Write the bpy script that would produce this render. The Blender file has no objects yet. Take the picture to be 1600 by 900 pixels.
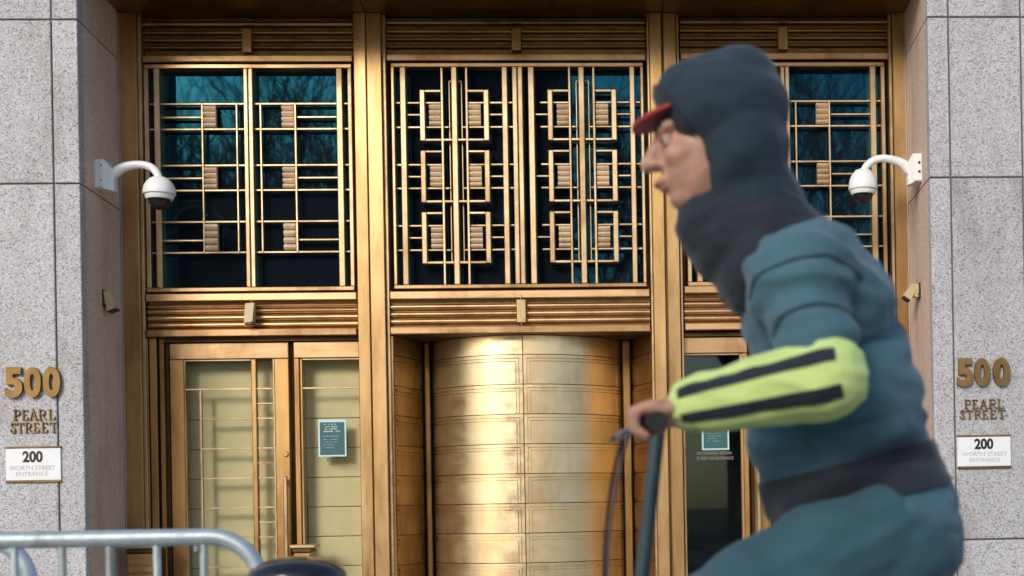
import bpy, bmesh, math, random
from mathutils import Vector, Matrix, noise
random.seed(7)
sc = bpy.context.scene
COL = sc.collection
PI = math.pi

# ------------------------------------------------------------------ camera
CAM = Vector((0.0, -9.0, 1.16))
FPX = 9.0/0.0042                       # focal length in photo pixels (photo is 1600 wide)
YAW = math.atan(0.048)
ROLL = 0.0172
CX, CY = 992 + FPX*math.tan(YAW), 788.2
F_ = Vector((math.sin(YAW), math.cos(YAW), 0)); R_ = Vector((math.cos(YAW), -math.sin(YAW), 0)); U_ = Vector((0, 0, 1))
ca, sa = math.cos(ROLL), math.sin(ROLL)
ex = R_*ca - U_*sa; ey = U_*ca + R_*sa; ez = -F_
cam = bpy.data.cameras.new("camera"); camo = bpy.data.objects.new("camera", cam); COL.objects.link(camo)
m = Matrix.Identity(4)
for i in range(3):
    m[i][0], m[i][1], m[i][2], m[i][3] = ex[i], ey[i], ez[i], CAM[i]
camo.matrix_world = m
cam.sensor_width = 36; cam.lens = 36*FPX/1600
cam.shift_x = (800-CX)/1600; cam.shift_y = (CY-450)/1600
cam.clip_start = 0.05; cam.clip_end = 5000
cam.dof.use_dof = True; cam.dof.focus_distance = 8.9; cam.dof.aperture_fstop = 4.2
sc.camera = camo

def P(px, py, Y):
    "point of the place at depth Y that the photo shows at this pixel"
    dx, dy = px-CX, py-CY
    u = dx*ca - dy*sa; v = dy*ca + dx*sa
    d = F_ + R_*(u/FPX) - U_*(v/FPX)
    t = (Y-CAM.y)/d.y
    return CAM + d*t
def X(px, yref, Y): return P(px, yref, Y).x
def Z(py, xref, Y): return P(xref, py, Y).z

# ------------------------------------------------------------------ sky, sun, exposure
SUN_AZ, SUN_EL = math.radians(-25), math.radians(26)      # from the camera side, to the left
w = bpy.data.worlds.new("World"); sc.world = w; w.use_nodes = True
nt = w.node_tree; bg = nt.nodes["Background"]
sky = nt.nodes.new("ShaderNodeTexSky"); sky.sky_type = 'NISHITA'; sky.sun_disc = False
sky.sun_elevation = SUN_EL; sky.air_density = 1.0; sky.dust_density = 2.4; sky.ozone_density = 2.0
to_sun = Vector((math.sin(SUN_AZ)*math.cos(SUN_EL), -math.cos(SUN_AZ)*math.cos(SUN_EL), math.sin(SUN_EL)))
sky.sun_rotation = math.atan2(to_sun.x, to_sun.y)
nt.links.new(sky.outputs[0], bg.inputs[0]); bg.inputs[1].default_value = 0.15
sl = bpy.data.lights.new("sun", 'SUN'); so = bpy.data.objects.new("sun", sl); COL.objects.link(so)
sl.energy = 1.5; sl.angle = math.radians(19); sl.color = (1.0, 0.955, 0.89)
so.rotation_euler = (-to_sun).to_track_quat('-Z', 'Y').to_euler(); so.location = to_sun*60
sc.view_settings.view_transform = 'Standard'; sc.view_settings.look = 'None'
sc.view_settings.exposure = 0.42; sc.view_settings.gamma = 1.0; sc.view_settings.use_curve_mapping = False

# ------------------------------------------------------------------ materials
def N(nt, t, **k):
    n = nt.nodes.new(t)
    for a, b in k.items(): setattr(n, a, b)
    return n
def base_mat(name, col, rough=.5, metal=0.0, **inp):
    mt = bpy.data.materials.new(name); mt.use_nodes = True
    b = mt.node_tree.nodes["Principled BSDF"]
    b.inputs["Base Color"].default_value = (*col, 1); b.inputs["Roughness"].default_value = rough; b.inputs["Metallic"].default_value = metal
    for k, v in inp.items(): b.inputs[k.replace('_', ' ')].default_value = v
    return mt, mt.node_tree, b
def ramp(nt, stops, interp='LINEAR'):
    r = N(nt, "ShaderNodeValToRGB"); cr = r.color_ramp; cr.interpolation = interp
    while len(cr.elements) < len(stops): cr.elements.new(.5)
    for e, (p, c) in zip(cr.elements, stops): e.position = p; e.color = (*c, 1)
    return r
def coords(nt, scale=(1, 1, 1)):
    tc = N(nt, "ShaderNodeTexCoord"); mp = N(nt, "ShaderNodeMapping"); mp.inputs["Scale"].default_value = scale
    nt.links.new(tc.outputs["Object"], mp.inputs[0])
    oi = N(nt, "ShaderNodeObjectInfo"); mul = N(nt, "ShaderNodeMath", operation='MULTIPLY'); mul.inputs[1].default_value = 37.0
    cmb = N(nt, "ShaderNodeCombineXYZ"); nt.links.new(oi.outputs["Random"], mul.inputs[0])
    nt.links.new(mul.outputs[0], cmb.inputs[0]); nt.links.new(mul.outputs[0], cmb.inputs[2]); nt.links.new(cmb.outputs[0], mp.inputs["Location"])
    return mp, oi
def noise_n(nt, vec, scale, detail=3, rough=.55):
    n = N(nt, "ShaderNodeTexNoise"); n.inputs["Scale"].default_value = scale; n.inputs["Detail"].default_value = detail; n.inputs["Roughness"].default_value = rough
    nt.links.new(vec.outputs[0], n.inputs["Vector"]); return n
def bump(nt, b, h, strength, dist=.002):
    bp = N(nt, "ShaderNodeBump"); bp.inputs["Strength"].default_value = strength; bp.inputs["Distance"].default_value = dist
    nt.links.new(h, bp.inputs["Height"]); nt.links.new(bp.outputs[0], b.inputs["Normal"])

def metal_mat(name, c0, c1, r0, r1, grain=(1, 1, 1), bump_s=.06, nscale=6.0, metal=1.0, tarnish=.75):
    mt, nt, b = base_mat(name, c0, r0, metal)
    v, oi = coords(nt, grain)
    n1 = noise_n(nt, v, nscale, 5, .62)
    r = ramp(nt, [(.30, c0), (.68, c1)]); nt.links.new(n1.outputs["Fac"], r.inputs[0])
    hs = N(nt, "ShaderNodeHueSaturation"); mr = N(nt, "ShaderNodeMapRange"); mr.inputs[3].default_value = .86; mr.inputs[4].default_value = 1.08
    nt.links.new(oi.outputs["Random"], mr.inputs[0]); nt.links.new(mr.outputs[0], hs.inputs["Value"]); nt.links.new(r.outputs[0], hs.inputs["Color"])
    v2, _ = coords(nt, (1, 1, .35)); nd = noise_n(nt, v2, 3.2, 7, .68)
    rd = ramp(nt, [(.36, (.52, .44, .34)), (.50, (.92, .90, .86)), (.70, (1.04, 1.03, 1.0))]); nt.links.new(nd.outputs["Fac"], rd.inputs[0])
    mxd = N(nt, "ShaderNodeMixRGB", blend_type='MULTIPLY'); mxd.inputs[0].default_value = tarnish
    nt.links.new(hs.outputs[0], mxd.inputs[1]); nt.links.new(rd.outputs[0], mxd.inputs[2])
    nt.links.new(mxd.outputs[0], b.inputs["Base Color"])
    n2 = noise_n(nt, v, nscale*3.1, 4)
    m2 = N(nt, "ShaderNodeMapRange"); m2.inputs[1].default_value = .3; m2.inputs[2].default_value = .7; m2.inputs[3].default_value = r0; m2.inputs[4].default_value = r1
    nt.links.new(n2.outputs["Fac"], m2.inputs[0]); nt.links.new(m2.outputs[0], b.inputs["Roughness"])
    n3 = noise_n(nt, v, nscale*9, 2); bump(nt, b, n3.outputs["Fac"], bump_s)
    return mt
M = {}
M['bronze'] = metal_mat('bronze', (.45, .27, .11), (.66, .44, .215), .34, .50, (1, 1, .16), tarnish=.5)
M['bronze_h'] = metal_mat('bronze_horizontal_grain', (.52, .315, .155), (.71, .48, .27), .30, .46, (.12, 1, 1))
M['bronze_door'] = metal_mat('bronze_door', (.44, .25, .095), (.60, .38, .16), .36, .52, (1, 1, .16))
M['bronze_bar'] = metal_mat('bronze_bar', (.50, .365, .21), (.69, .53, .33), .38, .52)
M['bronze_block'] = metal_mat('bronze_block', (.74, .57, .40), (.88, .72, .53), .40, .52, metal=.30)
M['drum'] = metal_mat('pale_bronze_panel', (.90, .67, .38), (.98, .82, .54), .28, .42, (.5, .5, 1), .03, 5, metal=.95, tarnish=.45)
M['bronze_shaded'] = metal_mat('bronze_shaded', (.27, .155, .055), (.40, .25, .10), .36, .5, (1, 1, .3))  # same bronze, with the shade of soffit and recess put into its colour
M['bronze_part_shaded'] = metal_mat('bronze_part_shaded', (.30, .18, .07), (.44, .29, .125), .34, .5, (.12, 1, 1))  # same bronze, part darkened to carry the soffit's shade on the louvers
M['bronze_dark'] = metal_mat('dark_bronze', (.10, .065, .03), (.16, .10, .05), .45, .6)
M['letter'] = metal_mat('cast_bronze', (.22, .135, .05), (.33, .21, .08), .5, .62, metal=.8)

def granite(name, light, pink, dark, mean):
    mt, nt, b = base_mat(name, mean, .72)
    v, oi = coords(nt)
    vo = N(nt, "ShaderNodeTexVoronoi"); vo.inputs["Scale"].default_value = 135; nt.links.new(v.outputs[0], vo.inputs["Vector"])
    sep = N(nt, "ShaderNodeSeparateColor"); nt.links.new(vo.outputs["Color"], sep.inputs[0])
    r = ramp(nt, [(0, dark), (.10, dark), (.17, mean), (.45, pink), (.62, mean), (.86, light)]); nt.links.new(sep.outputs[0], r.inputs[0])
    vo2 = N(nt, "ShaderNodeTexVoronoi"); vo2.inputs["Scale"].default_value = 230; nt.links.new(v.outputs[0], vo2.inputs["Vector"])
    sep2 = N(nt, "ShaderNodeSeparateColor"); nt.links.new(vo2.outputs["Color"], sep2.inputs[0])
    r2 = ramp(nt, [(0, (.62, .63, .65)), (.2, (.9, .9, .9)), (.8, (1, 1, 1)), (1, (1.12, 1.12, 1.12))]); nt.links.new(sep2.outputs[1], r2.inputs[0])
    mx = N(nt, "ShaderNodeMixRGB", blend_type='MULTIPLY'); mx.inputs[0].default_value = .55
    nt.links.new(r.outputs[0], mx.inputs[1]); nt.links.new(r2.outputs[0], mx.inputs[2])
    vs_, _ = coords(nt, (1, 1, .3)); n = noise_n(nt, vs_, 3.2, 7, .66); r3 = ramp(nt, [(.30, (.66, .63, .61)), (.48, (.97, .96, .95)), (.72, (1.06, 1.05, 1.05))]); nt.links.new(n.outputs["Fac"], r3.inputs[0])
    mx2 = N(nt, "ShaderNodeMixRGB", blend_type='MULTIPLY'); mx2.inputs[0].default_value = 1
    nt.links.new(mx.outputs[0], mx2.inputs[1]); nt.links.new(r3.outputs[0], mx2.inputs[2])
    hs = N(nt, "ShaderNodeHueSaturation"); mr = N(nt, "ShaderNodeMapRange"); mr.inputs[3].default_value = .86; mr.inputs[4].default_value = 1.02
    nt.links.new(oi.outputs["Random"], mr.inputs[0]); nt.links.new(mr.outputs[0], hs.inputs["Value"]); nt.links.new(mx2.outputs[0], hs.inputs["Color"])
    nt.links.new(hs.outputs[0], b.inputs["Base Color"])
    nb = noise_n(nt, v, 120, 4); bump(nt, b, nb.outputs["Fac"], .25, .003)
    return mt
M['granite'] = granite('granite', (.585, .60, .63), (.45, .42, .415), (.23, .235, .25), (.46, .46, .47))
M['granite_honed_bounce'] = granite('granite_honed_bounce', (.78, .62, .52), (.68, .52, .43), (.50, .38, .32), (.69, .53, .44))  # reveal stone, warm bounce light off the bronze mixed into its colour
M['mortar'] = base_mat('mortar', (.15, .125, .11), .9)[0]

def plain(name, col, rough=.5, metal=0, var=.12, scale=14, **k):
    mt, nt, b = base_mat(name, col, rough, metal, **k)
    v, oi = coords(nt); n = noise_n(nt, v, scale, 4)
    r = ramp(nt, [(.3, tuple(c*(1-var) for c in col)), (.7, tuple(min(1, c*(1+var)) for c in col))])
    nt.links.new(n.outputs["Fac"], r.inputs[0]); nt.links.new(r.outputs[0], b.inputs["Base Color"])
    return mt
M['white'] = plain('white_housing', (.78, .78, .76), .35, var=.04)
M['smoke_dome'] = base_mat('smoked_dome', (.012, .010, .010), .06)[0]
M['beige'] = plain('beige_housing', (.50, .41, .22), .5, var=.08)
M['black'] = plain('black_plastic', (.015, .015, .017), .45)
M['steel'] = metal_mat('galvanised_steel', (.48, .58, .63), (.66, .76, .80), .42, .58, (1, 1, 1), .12, 18, .55)
M['gloss_black'] = plain('black_enamel', (.012, .014, .018), .16, var=.3)
M['cream'] = plain('cream_panel', (.92, .81, .50), .6, var=.06, scale=4)
M['cream_dark'] = base_mat('panel_gap', (.12, .10, .07), .8)[0]
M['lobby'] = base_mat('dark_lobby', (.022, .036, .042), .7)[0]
M['sign_white'] = plain('sign_plate', (.78, .79, .80), .35, var=.03)
M['ink'] = base_mat('black_ink', (.012, .012, .014), .5)[0]
M['grey_ink'] = base_mat('grey_ink', (.40, .41, .43), .5)[0]
M['teal_print'] = plain('teal_print', (.035, .115, .125), .4, var=.15, scale=60)
M['pale_print'] = base_mat('pale_print', (.52, .66, .64), .5)[0]
M['notice_border'] = base_mat('notice_border', (.48, .70, .72), .5)[0]
M['faded_ink'] = base_mat('faded_ink', (.30, .27, .23), .6)[0]
M['caulk'] = base_mat('caulk', (.40, .38, .36), .8)[0]
# upper windows: dark mirror glass, slightly uneven
mt, nt, b = base_mat('dark_glass', (.006, .009, .013), .02, 0, IOR=1.74)
b.inputs["Specular Tint"].default_value = (.05, .48, .76, 1)
v, _ = coords(nt); n = noise_n(nt, v, 3.5, 2); bump(nt, b, n.outputs["Fac"], .10, .004); M['dark_glass'] = mt
# clear door glass
mt = bpy.data.materials.new('clear_glass'); mt.use_nodes = True; nt = mt.node_tree; nt.nodes.remove(nt.nodes["Principled BSDF"])
tr = N(nt, "ShaderNodeBsdfTransparent"); tr.inputs[0].default_value = (.97, .97, .94, 1); gl = N(nt, "ShaderNodeBsdfGlossy"); gl.inputs["Roughness"].default_value = .02
gl.inputs[0].default_value = (.30, .42, .46, 1)
fr = N(nt, "ShaderNodeFresnel"); fr.inputs[0].default_value = 1.5; mix = N(nt, "ShaderNodeMixShader")
nt.links.new(fr.outputs[0], mix.inputs[0]); nt.links.new(tr.outputs[0], mix.inputs[1]); nt.links.new(gl.outputs[0], mix.inputs[2])
nt.links.new(mix.outputs[0], nt.nodes["Material Output"].inputs[0]); M['clear_glass'] = mt
# street
M['paving'] = plain('paving', (.36, .35, .33), .85, var=.2, scale=5)
M['asphalt'] = plain('asphalt', (.05, .05, .052), .9, var=.25, scale=9)
M['kerb'] = plain('kerb_stone', (.30, .30, .30), .8)
M['bark'] = plain('bark', (.045, .036, .028), .9, var=.3)
M['brick_far'] = plain('far_brick', (.060, .052, .050), .85, var=.2, scale=2)
M['far_glass'] = base_mat('far_window_glass', (.01, .013, .016), .08)[0]
# people and bicycle
M['skin'] = plain('skin', (.50, .27, .19), .5, var=.22, scale=38, Subsurface_Weight=.08)
M['lip'] = plain('lips', (.42, .15, .12), .45)
M['hair'] = plain('dark_hair', (.025, .018, .014), .6)
def cloth(name, col, var=.2):
    mt, nt, b = base_mat(name, col, .85)
    v, oi = coords(nt); n = noise_n(nt, v, 5, 6, .65)
    r = ramp(nt, [(.3, tuple(c*(1-var) for c in col)), (.7, tuple(c*(1+var) for c in col))]); nt.links.new(n.outputs["Fac"], r.inputs[0]); nt.links.new(r.outputs[0], b.inputs["Base Color"])
    wv = noise_n(nt, v, 420, 1); bump(nt, b, wv.outputs["Fac"], .25, .0015)
    b.inputs["Sheen Weight"].default_value = .15
    f1 = noise_n(nt, v, 11, 4, .6); f1.noise_type = 'RIDGED_MULTIFRACTAL'
    bp = N(nt, "ShaderNodeBump"); bp.inputs["Strength"].default_value = .45; bp.inputs["Distance"].default_value = .012
    old = b.inputs["Normal"].links[0].from_node; nt.links.new(f1.outputs[0], bp.inputs["Height"]); nt.links.new(bp.outputs[0], old.inputs["Normal"])
    return mt
M['jacket'] = cloth('teal_jacket', (.055, .135, .175))
M['dark_cloth'] = cloth('dark_navy_cloth', (.010, .016, .024))
M['hood'] = cloth('navy_hood', (.011, .030, .044))
M['trousers'] = cloth('teal_trousers', (.030, .095, .125))
M['red'] = cloth('red_cloth', (.42, .05, .04))
M['glove'] = cloth('grey_glove', (.16, .16, .17))
M['rubber'] = plain('rubber', (.018, .018, .02), .8)
M['bike_paint'] = plain('bicycle_paint', (.03, .06, .075), .4)
M['chrome'] = base_mat('chrome', (.62, .64, .66), .2, 1)[0]
# hi-vis sleeve: lime fabric with two printed grey bands along the arm
M['hivis'] = cloth('lime_hi_vis', (.60, .76, .25), .06)
M['reflective'] = cloth('pale_reflective_tape', (.70, .78, .55), .05)

# ------------------------------------------------------------------ mesh builder
class MB:
    def __init__(s): s.v = []; s.f = []
    def add(s, vs, fs):
        o = len(s.v); s.v += [tuple(a) for a in vs]; s.f += [tuple(i+o for i in f) for f in fs]; return s
    def hexa(s, p):      # 8 points: bottom ring 0-3, top ring 4-7
        return s.add(p, [(0, 3, 2, 1), (4, 5, 6, 7), (0, 1, 5, 4), (1, 2, 6, 5), (2, 3, 7, 6), (3, 0, 4, 7)])
    def box(s, x0, x1, y0, y1, z0, z1, c=0.0):
        x0, x1 = sorted((x0, x1)); y0, y1 = sorted((y0, y1)); z0, z1 = sorted((z0, z1))
        if not c:
            return s.hexa([(x0, y0, z0), (x1, y0, z0), (x1, y1, z0), (x0, y1, z0), (x0, y0, z1), (x1, y0, z1), (x1, y1, z1), (x0, y1, z1)])
        c = min(c, (x1-x0)*.3, (z1-z0)*.3, (y1-y0)*.45)
        # chamfered front: back ring, shoulder ring, front ring
        def ring(y, i): return [(x0+i, y, z0+i), (x1-i, y, z0+i), (x1-i, y, z1-i), (x0+i, y, z1-i)]
        vs = ring(y1, 0)+ring(y0+c, 0)+ring(y0, c)
        fs = [(0, 1, 2, 3)[::-1], (8, 9, 10, 11)]
        fs = [(3, 2, 1, 0)[::-1], (8, 9, 10, 11)]
        for k in (0, 4):
            for i in range(4): fs.append((k+i, k+4+i, k+4+(i+1) % 4, k+(i+1) % 4))
        return s.add(vs, fs)
    def obox(s, A, u, n, l0, l1, h0, h1, z0, z1):   # box along u with depth along n
        q = lambda l, h, z: (A[0]+u[0]*l+n[0]*h, A[1]+u[1]*l+n[1]*h, z)
        return s.hexa([q(l0, h0, z0), q(l1, h0, z0), q(l1, h1, z0), q(l0, h1, z0), q(l0, h0, z1), q(l1, h0, z1), q(l1, h1, z1), q(l0, h1, z1)])
    def prof_x(s, x0, x1, prof):   # closed profile of (y,z) extruded along x
        n = len(prof); vs = [(x0, y, z) for y, z in prof]+[(x1, y, z) for y, z in prof]
        fs = [tuple(range(n)), tuple(range(n, 2*n))[::-1]]+[(i, i+n, (i+1) % n+n, (i+1) % n) for i in range(n)]
        return s.add(vs, fs)
    def tube(s, pts, r, n=10, cap=True):
        pts = [Vector(p) for p in pts]; rs = r if isinstance(r, (list, tuple)) else [r]*len(pts)
        o = len(s.v); prev = None
        for i, p in enumerate(pts):
            a = pts[max(0, i-1)]; b_ = pts[min(len(pts)-1, i+1)]; t = (b_-a).normalized()
            ref = prev if prev is not None else (Vector((0, 0, 1)) if abs(t.z) < .9 else Vector((0, 1, 0)))
            x = (ref-t*ref.dot(t)).normalized(); y = t.cross(x); prev = x
            for k in range(n):
                an = 2*PI*k/n; s.v.append(tuple(p+(x*math.cos(an)+y*math.sin(an))*rs[i]))
        for i in range(len(pts)-1):
            for k in range(n):
                s.f.append((o+i*n+k, o+i*n+(k+1) % n, o+(i+1)*n+(k+1) % n, o+(i+1)*n+k))
        if cap:
            s.f.append(tuple(o+k for k in range(n))[::-1]); e = o+(len(pts)-1)*n; s.f.append(tuple(e+k for k in range(n)))
        return s
    def lathe(s, prof, c, axis='z', n=28):
        o = len(s.v); c = Vector(c)
        for r, h in prof:
            for k in range(n):
                a = 2*PI*k/n
                d = {'z': (r*math.cos(a), r*math.sin(a), h), 'y': (r*math.cos(a), h, r*math.sin(a)), 'x': (h, r*math.cos(a), r*math.sin(a))}[axis]
                s.v.append(tuple(c+Vector(d)))
        for i in range(len(prof)-1):
            for k in range(n): s.f.append((o+i*n+k, o+i*n+(k+1) % n, o+(i+1)*n+(k+1) % n, o+(i+1)*n+k))
        s.f.append(tuple(o+k for k in range(n))[::-1]); e = o+(len(prof)-1)*n; s.f.append(tuple(e+k for k in range(n)))
        return s
    def arc(s, cx, cy, t0, t1, r0, r1, z0, z1, n=10):   # curved slab, bulging to -Y
        o = len(s.v)
        for i in range(n+1):
            t = t0+(t1-t0)*i/n; sx, cy_ = math.sin(t), -math.cos(t)
            for r, z in ((r1, z0), (r1, z1), (r0, z1), (r0, z0)): s.v.append((cx+sx*r, cy+cy_*r, z))
        for i in range(n):
            a, b_ = o+4*i, o+4*i+4
            for k in range(4): s.f.append((a+k, b_+k, b_+(k+1) % 4, a+(k+1) % 4))
        s.f.append((o, o+1, o+2, o+3)); e = o+4*n; s.f.append((e+3, e+2, e+1, e)); return s
    def build(s, name, mat, parent=None, smooth=False, mirror=None):
        vs = s.v
        if mirror is not None: vs = [(2*mirror-a, b_, c) for a, b_, c in vs]
        if parent is not None:
            L = root_loc(parent); vs = [(a-L.x, b_-L.y, c-L.z) for a, b_, c in vs]
        me = bpy.data.meshes.new(name); me.from_pydata(vs, [], s.f)
        bm = bmesh.new(); bm.from_mesh(me); bmesh.ops.recalc_face_normals(bm, faces=bm.faces); bm.to_mesh(me); bm.free()
        me.materials.append(mat)
        if smooth:
            for p in me.polygons: p.use_smooth = True
            try: me.set_sharp_from_angle(angle=math.radians(38))
            except Exception: pass
        ob = bpy.data.objects.new(name, me); COL.objects.link(ob)
        if parent is not None: ob.parent = parent
        return ob
def root_loc(o):
    while o.parent is not None: o = o.parent
    return o.location
def thing(name, label, cat, loc=(0, 0, 0), group=None):
    o = bpy.data.objects.new(name, None); COL.objects.link(o); o.empty_display_size = .1
    o.location = loc; o['label'] = label; o['category'] = cat
    if group: o['group'] = group
    return o
def struct(o, kind='structure', label=None):
    o['kind'] = kind
    if label: o['label'] = label
    return o
def copy_tree(o, parent=None):
    c = o.copy(); COL.objects.link(c); c.parent = parent
    for ch in list(o.children): copy_tree(ch, c)
    return c
def one_box(name, mat, parent, x0, x1, y0, y1, z0, z1, c=0, mirror=None):
    return MB().box(x0, x1, y0, y1, z0, z1, c).build(name, mat, parent, mirror=mirror)

# ================================================================== STRUCTURE: ground
YF = -0.73                                 # front face of the granite walls
mb = MB().box(-60, 60, -7.6, 1.6, -.4, 0); struct(mb.build('pavement', M['paving']))
mb = MB().box(-60, 60, -7.78, -7.604, -.4, .006, .0); struct(mb.build('kerb', M['kerb']))
mb = MB().box(-400, 400, -400, 400, -.5, -.14); struct(mb.build('road', M['asphalt']))
mb = MB().box(-60, 60, -32, -17, -.138, 0); struct(mb.build('park_path', M['paving']))

# key heights
zS = Z(19, 800, 0)                         # soffit over the doors
XJL = X(189, 400, 0); XJR = X(1420.5, 400, 0)       # back corners of the stone opening
XWL = X(126.5, 400, YF); XWR = X(1456, 430, YF)     # front corners

# ================================================================== granite walls
def stone_wall(side, name, label):
    s = -1 if side == 'l' else 1
    xw = XWL if s < 0 else XWR; xj = XJL if s < 0 else XJR
    t = thing(name, label, 'wall', (xw+s*1.6, YF, 0))
    g = .010
    if s < 0:
        zr = [Z(848, 60, YF), Z(287, 60, YF), Z(30.5, 60, YF)]
        j1 = X(86, 400, YF)
    else:
        zr = [Z(843, 1530, YF), Z(277, 1530, YF), Z(26.5, 1530, YF)]
        j1 = X(1488.5, 430, YF)
    zr = [0.0, zr[0], zr[1], zr[2], zr[2]+1.15, zr[2]+2.4]
    cols = [xw, j1, j1+s*.445, j1+s*1.40, j1+s*2.4, j1+s*3.4]
    for r in range(5):
        z0, z1 = zr[r]+g/2, zr[r+1]-g/2
        for c in range(5):
            a, b_ = cols[c], cols[c+1]
            x0, x1 = (min(a, b_)+g/2, max(a, b_)-g/2)
            if c == 0: x0, x1 = (x0, xw) if s < 0 else (xw, x1)
            d = random.uniform(-.0015, .0015)
            yb = YF+.13 if c else YF+.075
            MB().box(x0, x1, YF+d, yb, z0, z1, .004).build('granite_block', M['granite'], t)
        # stone lining of the opening, leaning in towards the doors
        xf, xb = xw, xj
        A = Vector((xf, YF+.08, 0)); B = Vector((xb, -.008, 0)); u = (B-A).normalized(); n = Vector((-s*-1*u.y, s*-1*u.x, 0))
        n = Vector((s*abs(u.y), -abs(u.x)*0, 0)).normalized()
        MB().hexa([(A.x, A.y, z0), (B.x, B.y, z0), (B.x+s*.12, B.y, z0), (A.x+s*.12, A.y, z0),
                   (A.x, A.y, z1), (B.x, B.y, z1), (B.x+s*.12, B.y, z1), (A.x+s*.12, A.y, z1)]).build('granite_block', M['granite_honed_bounce'], t)
    xo = cols[-1]
    mbk = MB().hexa([(xw+s*.006, YF+.012, 0), (xj+s*.006, -.004, 0), (xo, -.004, 0), (xo, YF+.012, 0),
                     (xw+s*.006, YF+.012, zr[-1]), (xj+s*.006, -.004, zr[-1]), (xo, -.004, zr[-1]), (xo, YF+.012, zr[-1])])
    mbk.box(xj+s*.001, xj+s*.7, -.0035, .35, 0, zr[-1])
    mbk.build('mortar_core', M['mortar'], t)
    return t, zr
wl, zrl = stone_wall('l', 'granite_wall', 'grey granite wall left of the bronze doors, beside the metal barrier')
wr, zrr = stone_wall('r', 'granite_wall', 'grey granite wall right of the bronze doors, behind the cyclist')
# stone over the opening (above the picture)
t = thing('stone_lintel', 'granite lintel spanning the top of the bronze entrance', 'lintel', (0, YF, zS+.10))
n = 4
for k in range(n):
    a = XWL+(XWR-XWL)*k/n; b_ = XWL+(XWR-XWL)*(k+1)/n
    MB().box(a+.003, b_-.003, YF+.001, 0.4, zS+.103, zrl[-1]-.002, .004).build('granite_block', M['granite'], t)

# ================================================================== bronze surround
sur = thing('bronze_surround', 'tall golden bronze posts, jambs and dark soffit framing the whole entrance', 'door surround', (0, .1, 0))
def vstrip(name, px0, px1, yref, y0, y1, z0, z1, mat='bronze', parent=sur, c=.004):
    return one_box(name, M[mat], parent, X(px0, yref, y0), X(px1, yref, y0), y0, y1, z0, z1, c)
zt = zS-.002
one_box('caulk_joint', M['caulk'], sur, XJL+.001, X(190.8, 400, -.004), -.003, .05, 0, zt)
one_box('caulk_joint', M['caulk'], sur, X(1418.8, 400, -.004), XJR-.001, -.003, .05, 0, zt)
vstrip('jamb', 190.5, 217.5, 400, 0, .20, 0, zt)
vstrip('jamb_trim', 220, 225, 400, .03, .20, 0, zt, 'bronze_bar')
vstrip('jamb', 1398.5, 1419, 270, 0, .20, 0, zt)
vstrip('jamb_trim', 1391.5, 1396.5, 270, .03, .20, 0, zt, 'bronze_bar')
for (a, b_, c_, d, yr, tl, tr_) in ((552.3, 571.2, 572.6, 595.5, 100, None, (597, 602.5)), (1015, 1033.8, 1037.2, 1056.6, 100, (1010.8, 1014.6), (1057, 1061.2))):
    vstrip('post', a, b_, yr, 0, .22, 0, zt); vstrip('post', c_, d, yr, .0, .22, 0, zt, 'bronze')
    vstrip('post_seam', b_, c_, yr, .014, .05, 0, zt, 'bronze_dark', c=0)
    if tl: vstrip('post_trim', *tl, yr, .03, .2, 0, zt, 'bronze_bar')
    if tr_: vstrip('post_trim', *tr_, yr, .03, .2, 0, zt, 'bronze_bar')
# soffit panels, running from the stone front back to the posts
xs = [XJL, X(571.5, 19, 0), X(1035.3, 19, 0), XJR]
for k in range(3):
    a, b_ = xs[k]+.003, xs[k+1]-.003
    af = a+(XWL-XJL if k == 0 else 0); bf = b_+(XWR-XJR if k == 2 else 0)
    MB().hexa([(af, YF+.01, zS), (bf, YF+.01, zS), (b_, .3, zS), (a, .3, zS), (af, YF+.01, zS+.1), (bf, YF+.01, zS+.1), (b_, .3, zS+.1), (a, .3, zS+.1)]).build('soffit_panel', M['bronze_shaded'], sur)
# dark backing behind windows and spandrels
zD = Z(522, 800, 0.02)
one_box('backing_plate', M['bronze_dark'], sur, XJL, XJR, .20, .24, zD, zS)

# ================================================================== louver and spandrel bands
def halfround(y, z0, z1, depth):   # rounded slat profile bulging to -Y
    zc, h = (z0+z1)/2, (z1-z0)/2
    pr = [(y, z1)]
    for k in range(7):
        a = PI/2-PI*k/6; pr.append((y-.004-depth*math.cos(a), zc+h*math.sin(a)))
    pr.append((y, z0)); return pr
XM_L, XM_M, XM_R = 390, 812, 1230
bays = [  # name, x-left, x-right at window mid height (275), xref
    ('left', 225.5, 554, 390), ('mid', 606.5, 1012, 810), ('right', 1066.5, 1391.5, 1228)]
louv = {'left': [(31, 40), (45, 52), (57, 64), (68.5, 75.5), (86, 96.2)], 'mid': [(29.5, 37), (43.5, 50), (55, 62), (67, 73.7), (84, 94)],
        'right': [(28, 36), (42, 48.6), (53.5, 60), (65, 71.5), (82, 92)]}
lclip = {'left': (378, 392.5, 45, 81), 'mid': (799, 814, 43.5, 78), 'right': (1216, 1231, 41.5, 76.5)}
lab_l = {'left': 'dark ribbed bronze louver band above the left window and its dome camera', 'mid': 'dark ribbed bronze louver band above the window with square frames', 'right': 'dark ribbed bronze louver band above the window behind the cyclist'}
lab_s = {'left': 'ribbed bronze spandrel with the small sensor box, above the glazed door', 'mid': 'ribbed bronze spandrel directly over the curved bronze drum', 'right': 'ribbed bronze spandrel mostly hidden behind the cyclist'}
span = {'left': [(475, 480.5), (482.5, 489), (492.5, 500), (503.5, 511)], 'mid': [(474.3, 481.5), (486, 493), (497, 504.5)], 'right': [(463, 468), (470, 477.5), (481.5, 489), (492, 500)]}
srail = {'left': ((457.5, 469.5), (513.5, 525)), 'mid': ((453, 465.5), (508.5, 520)), 'right': ((445, 456.5), (503, 514))}
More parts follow.
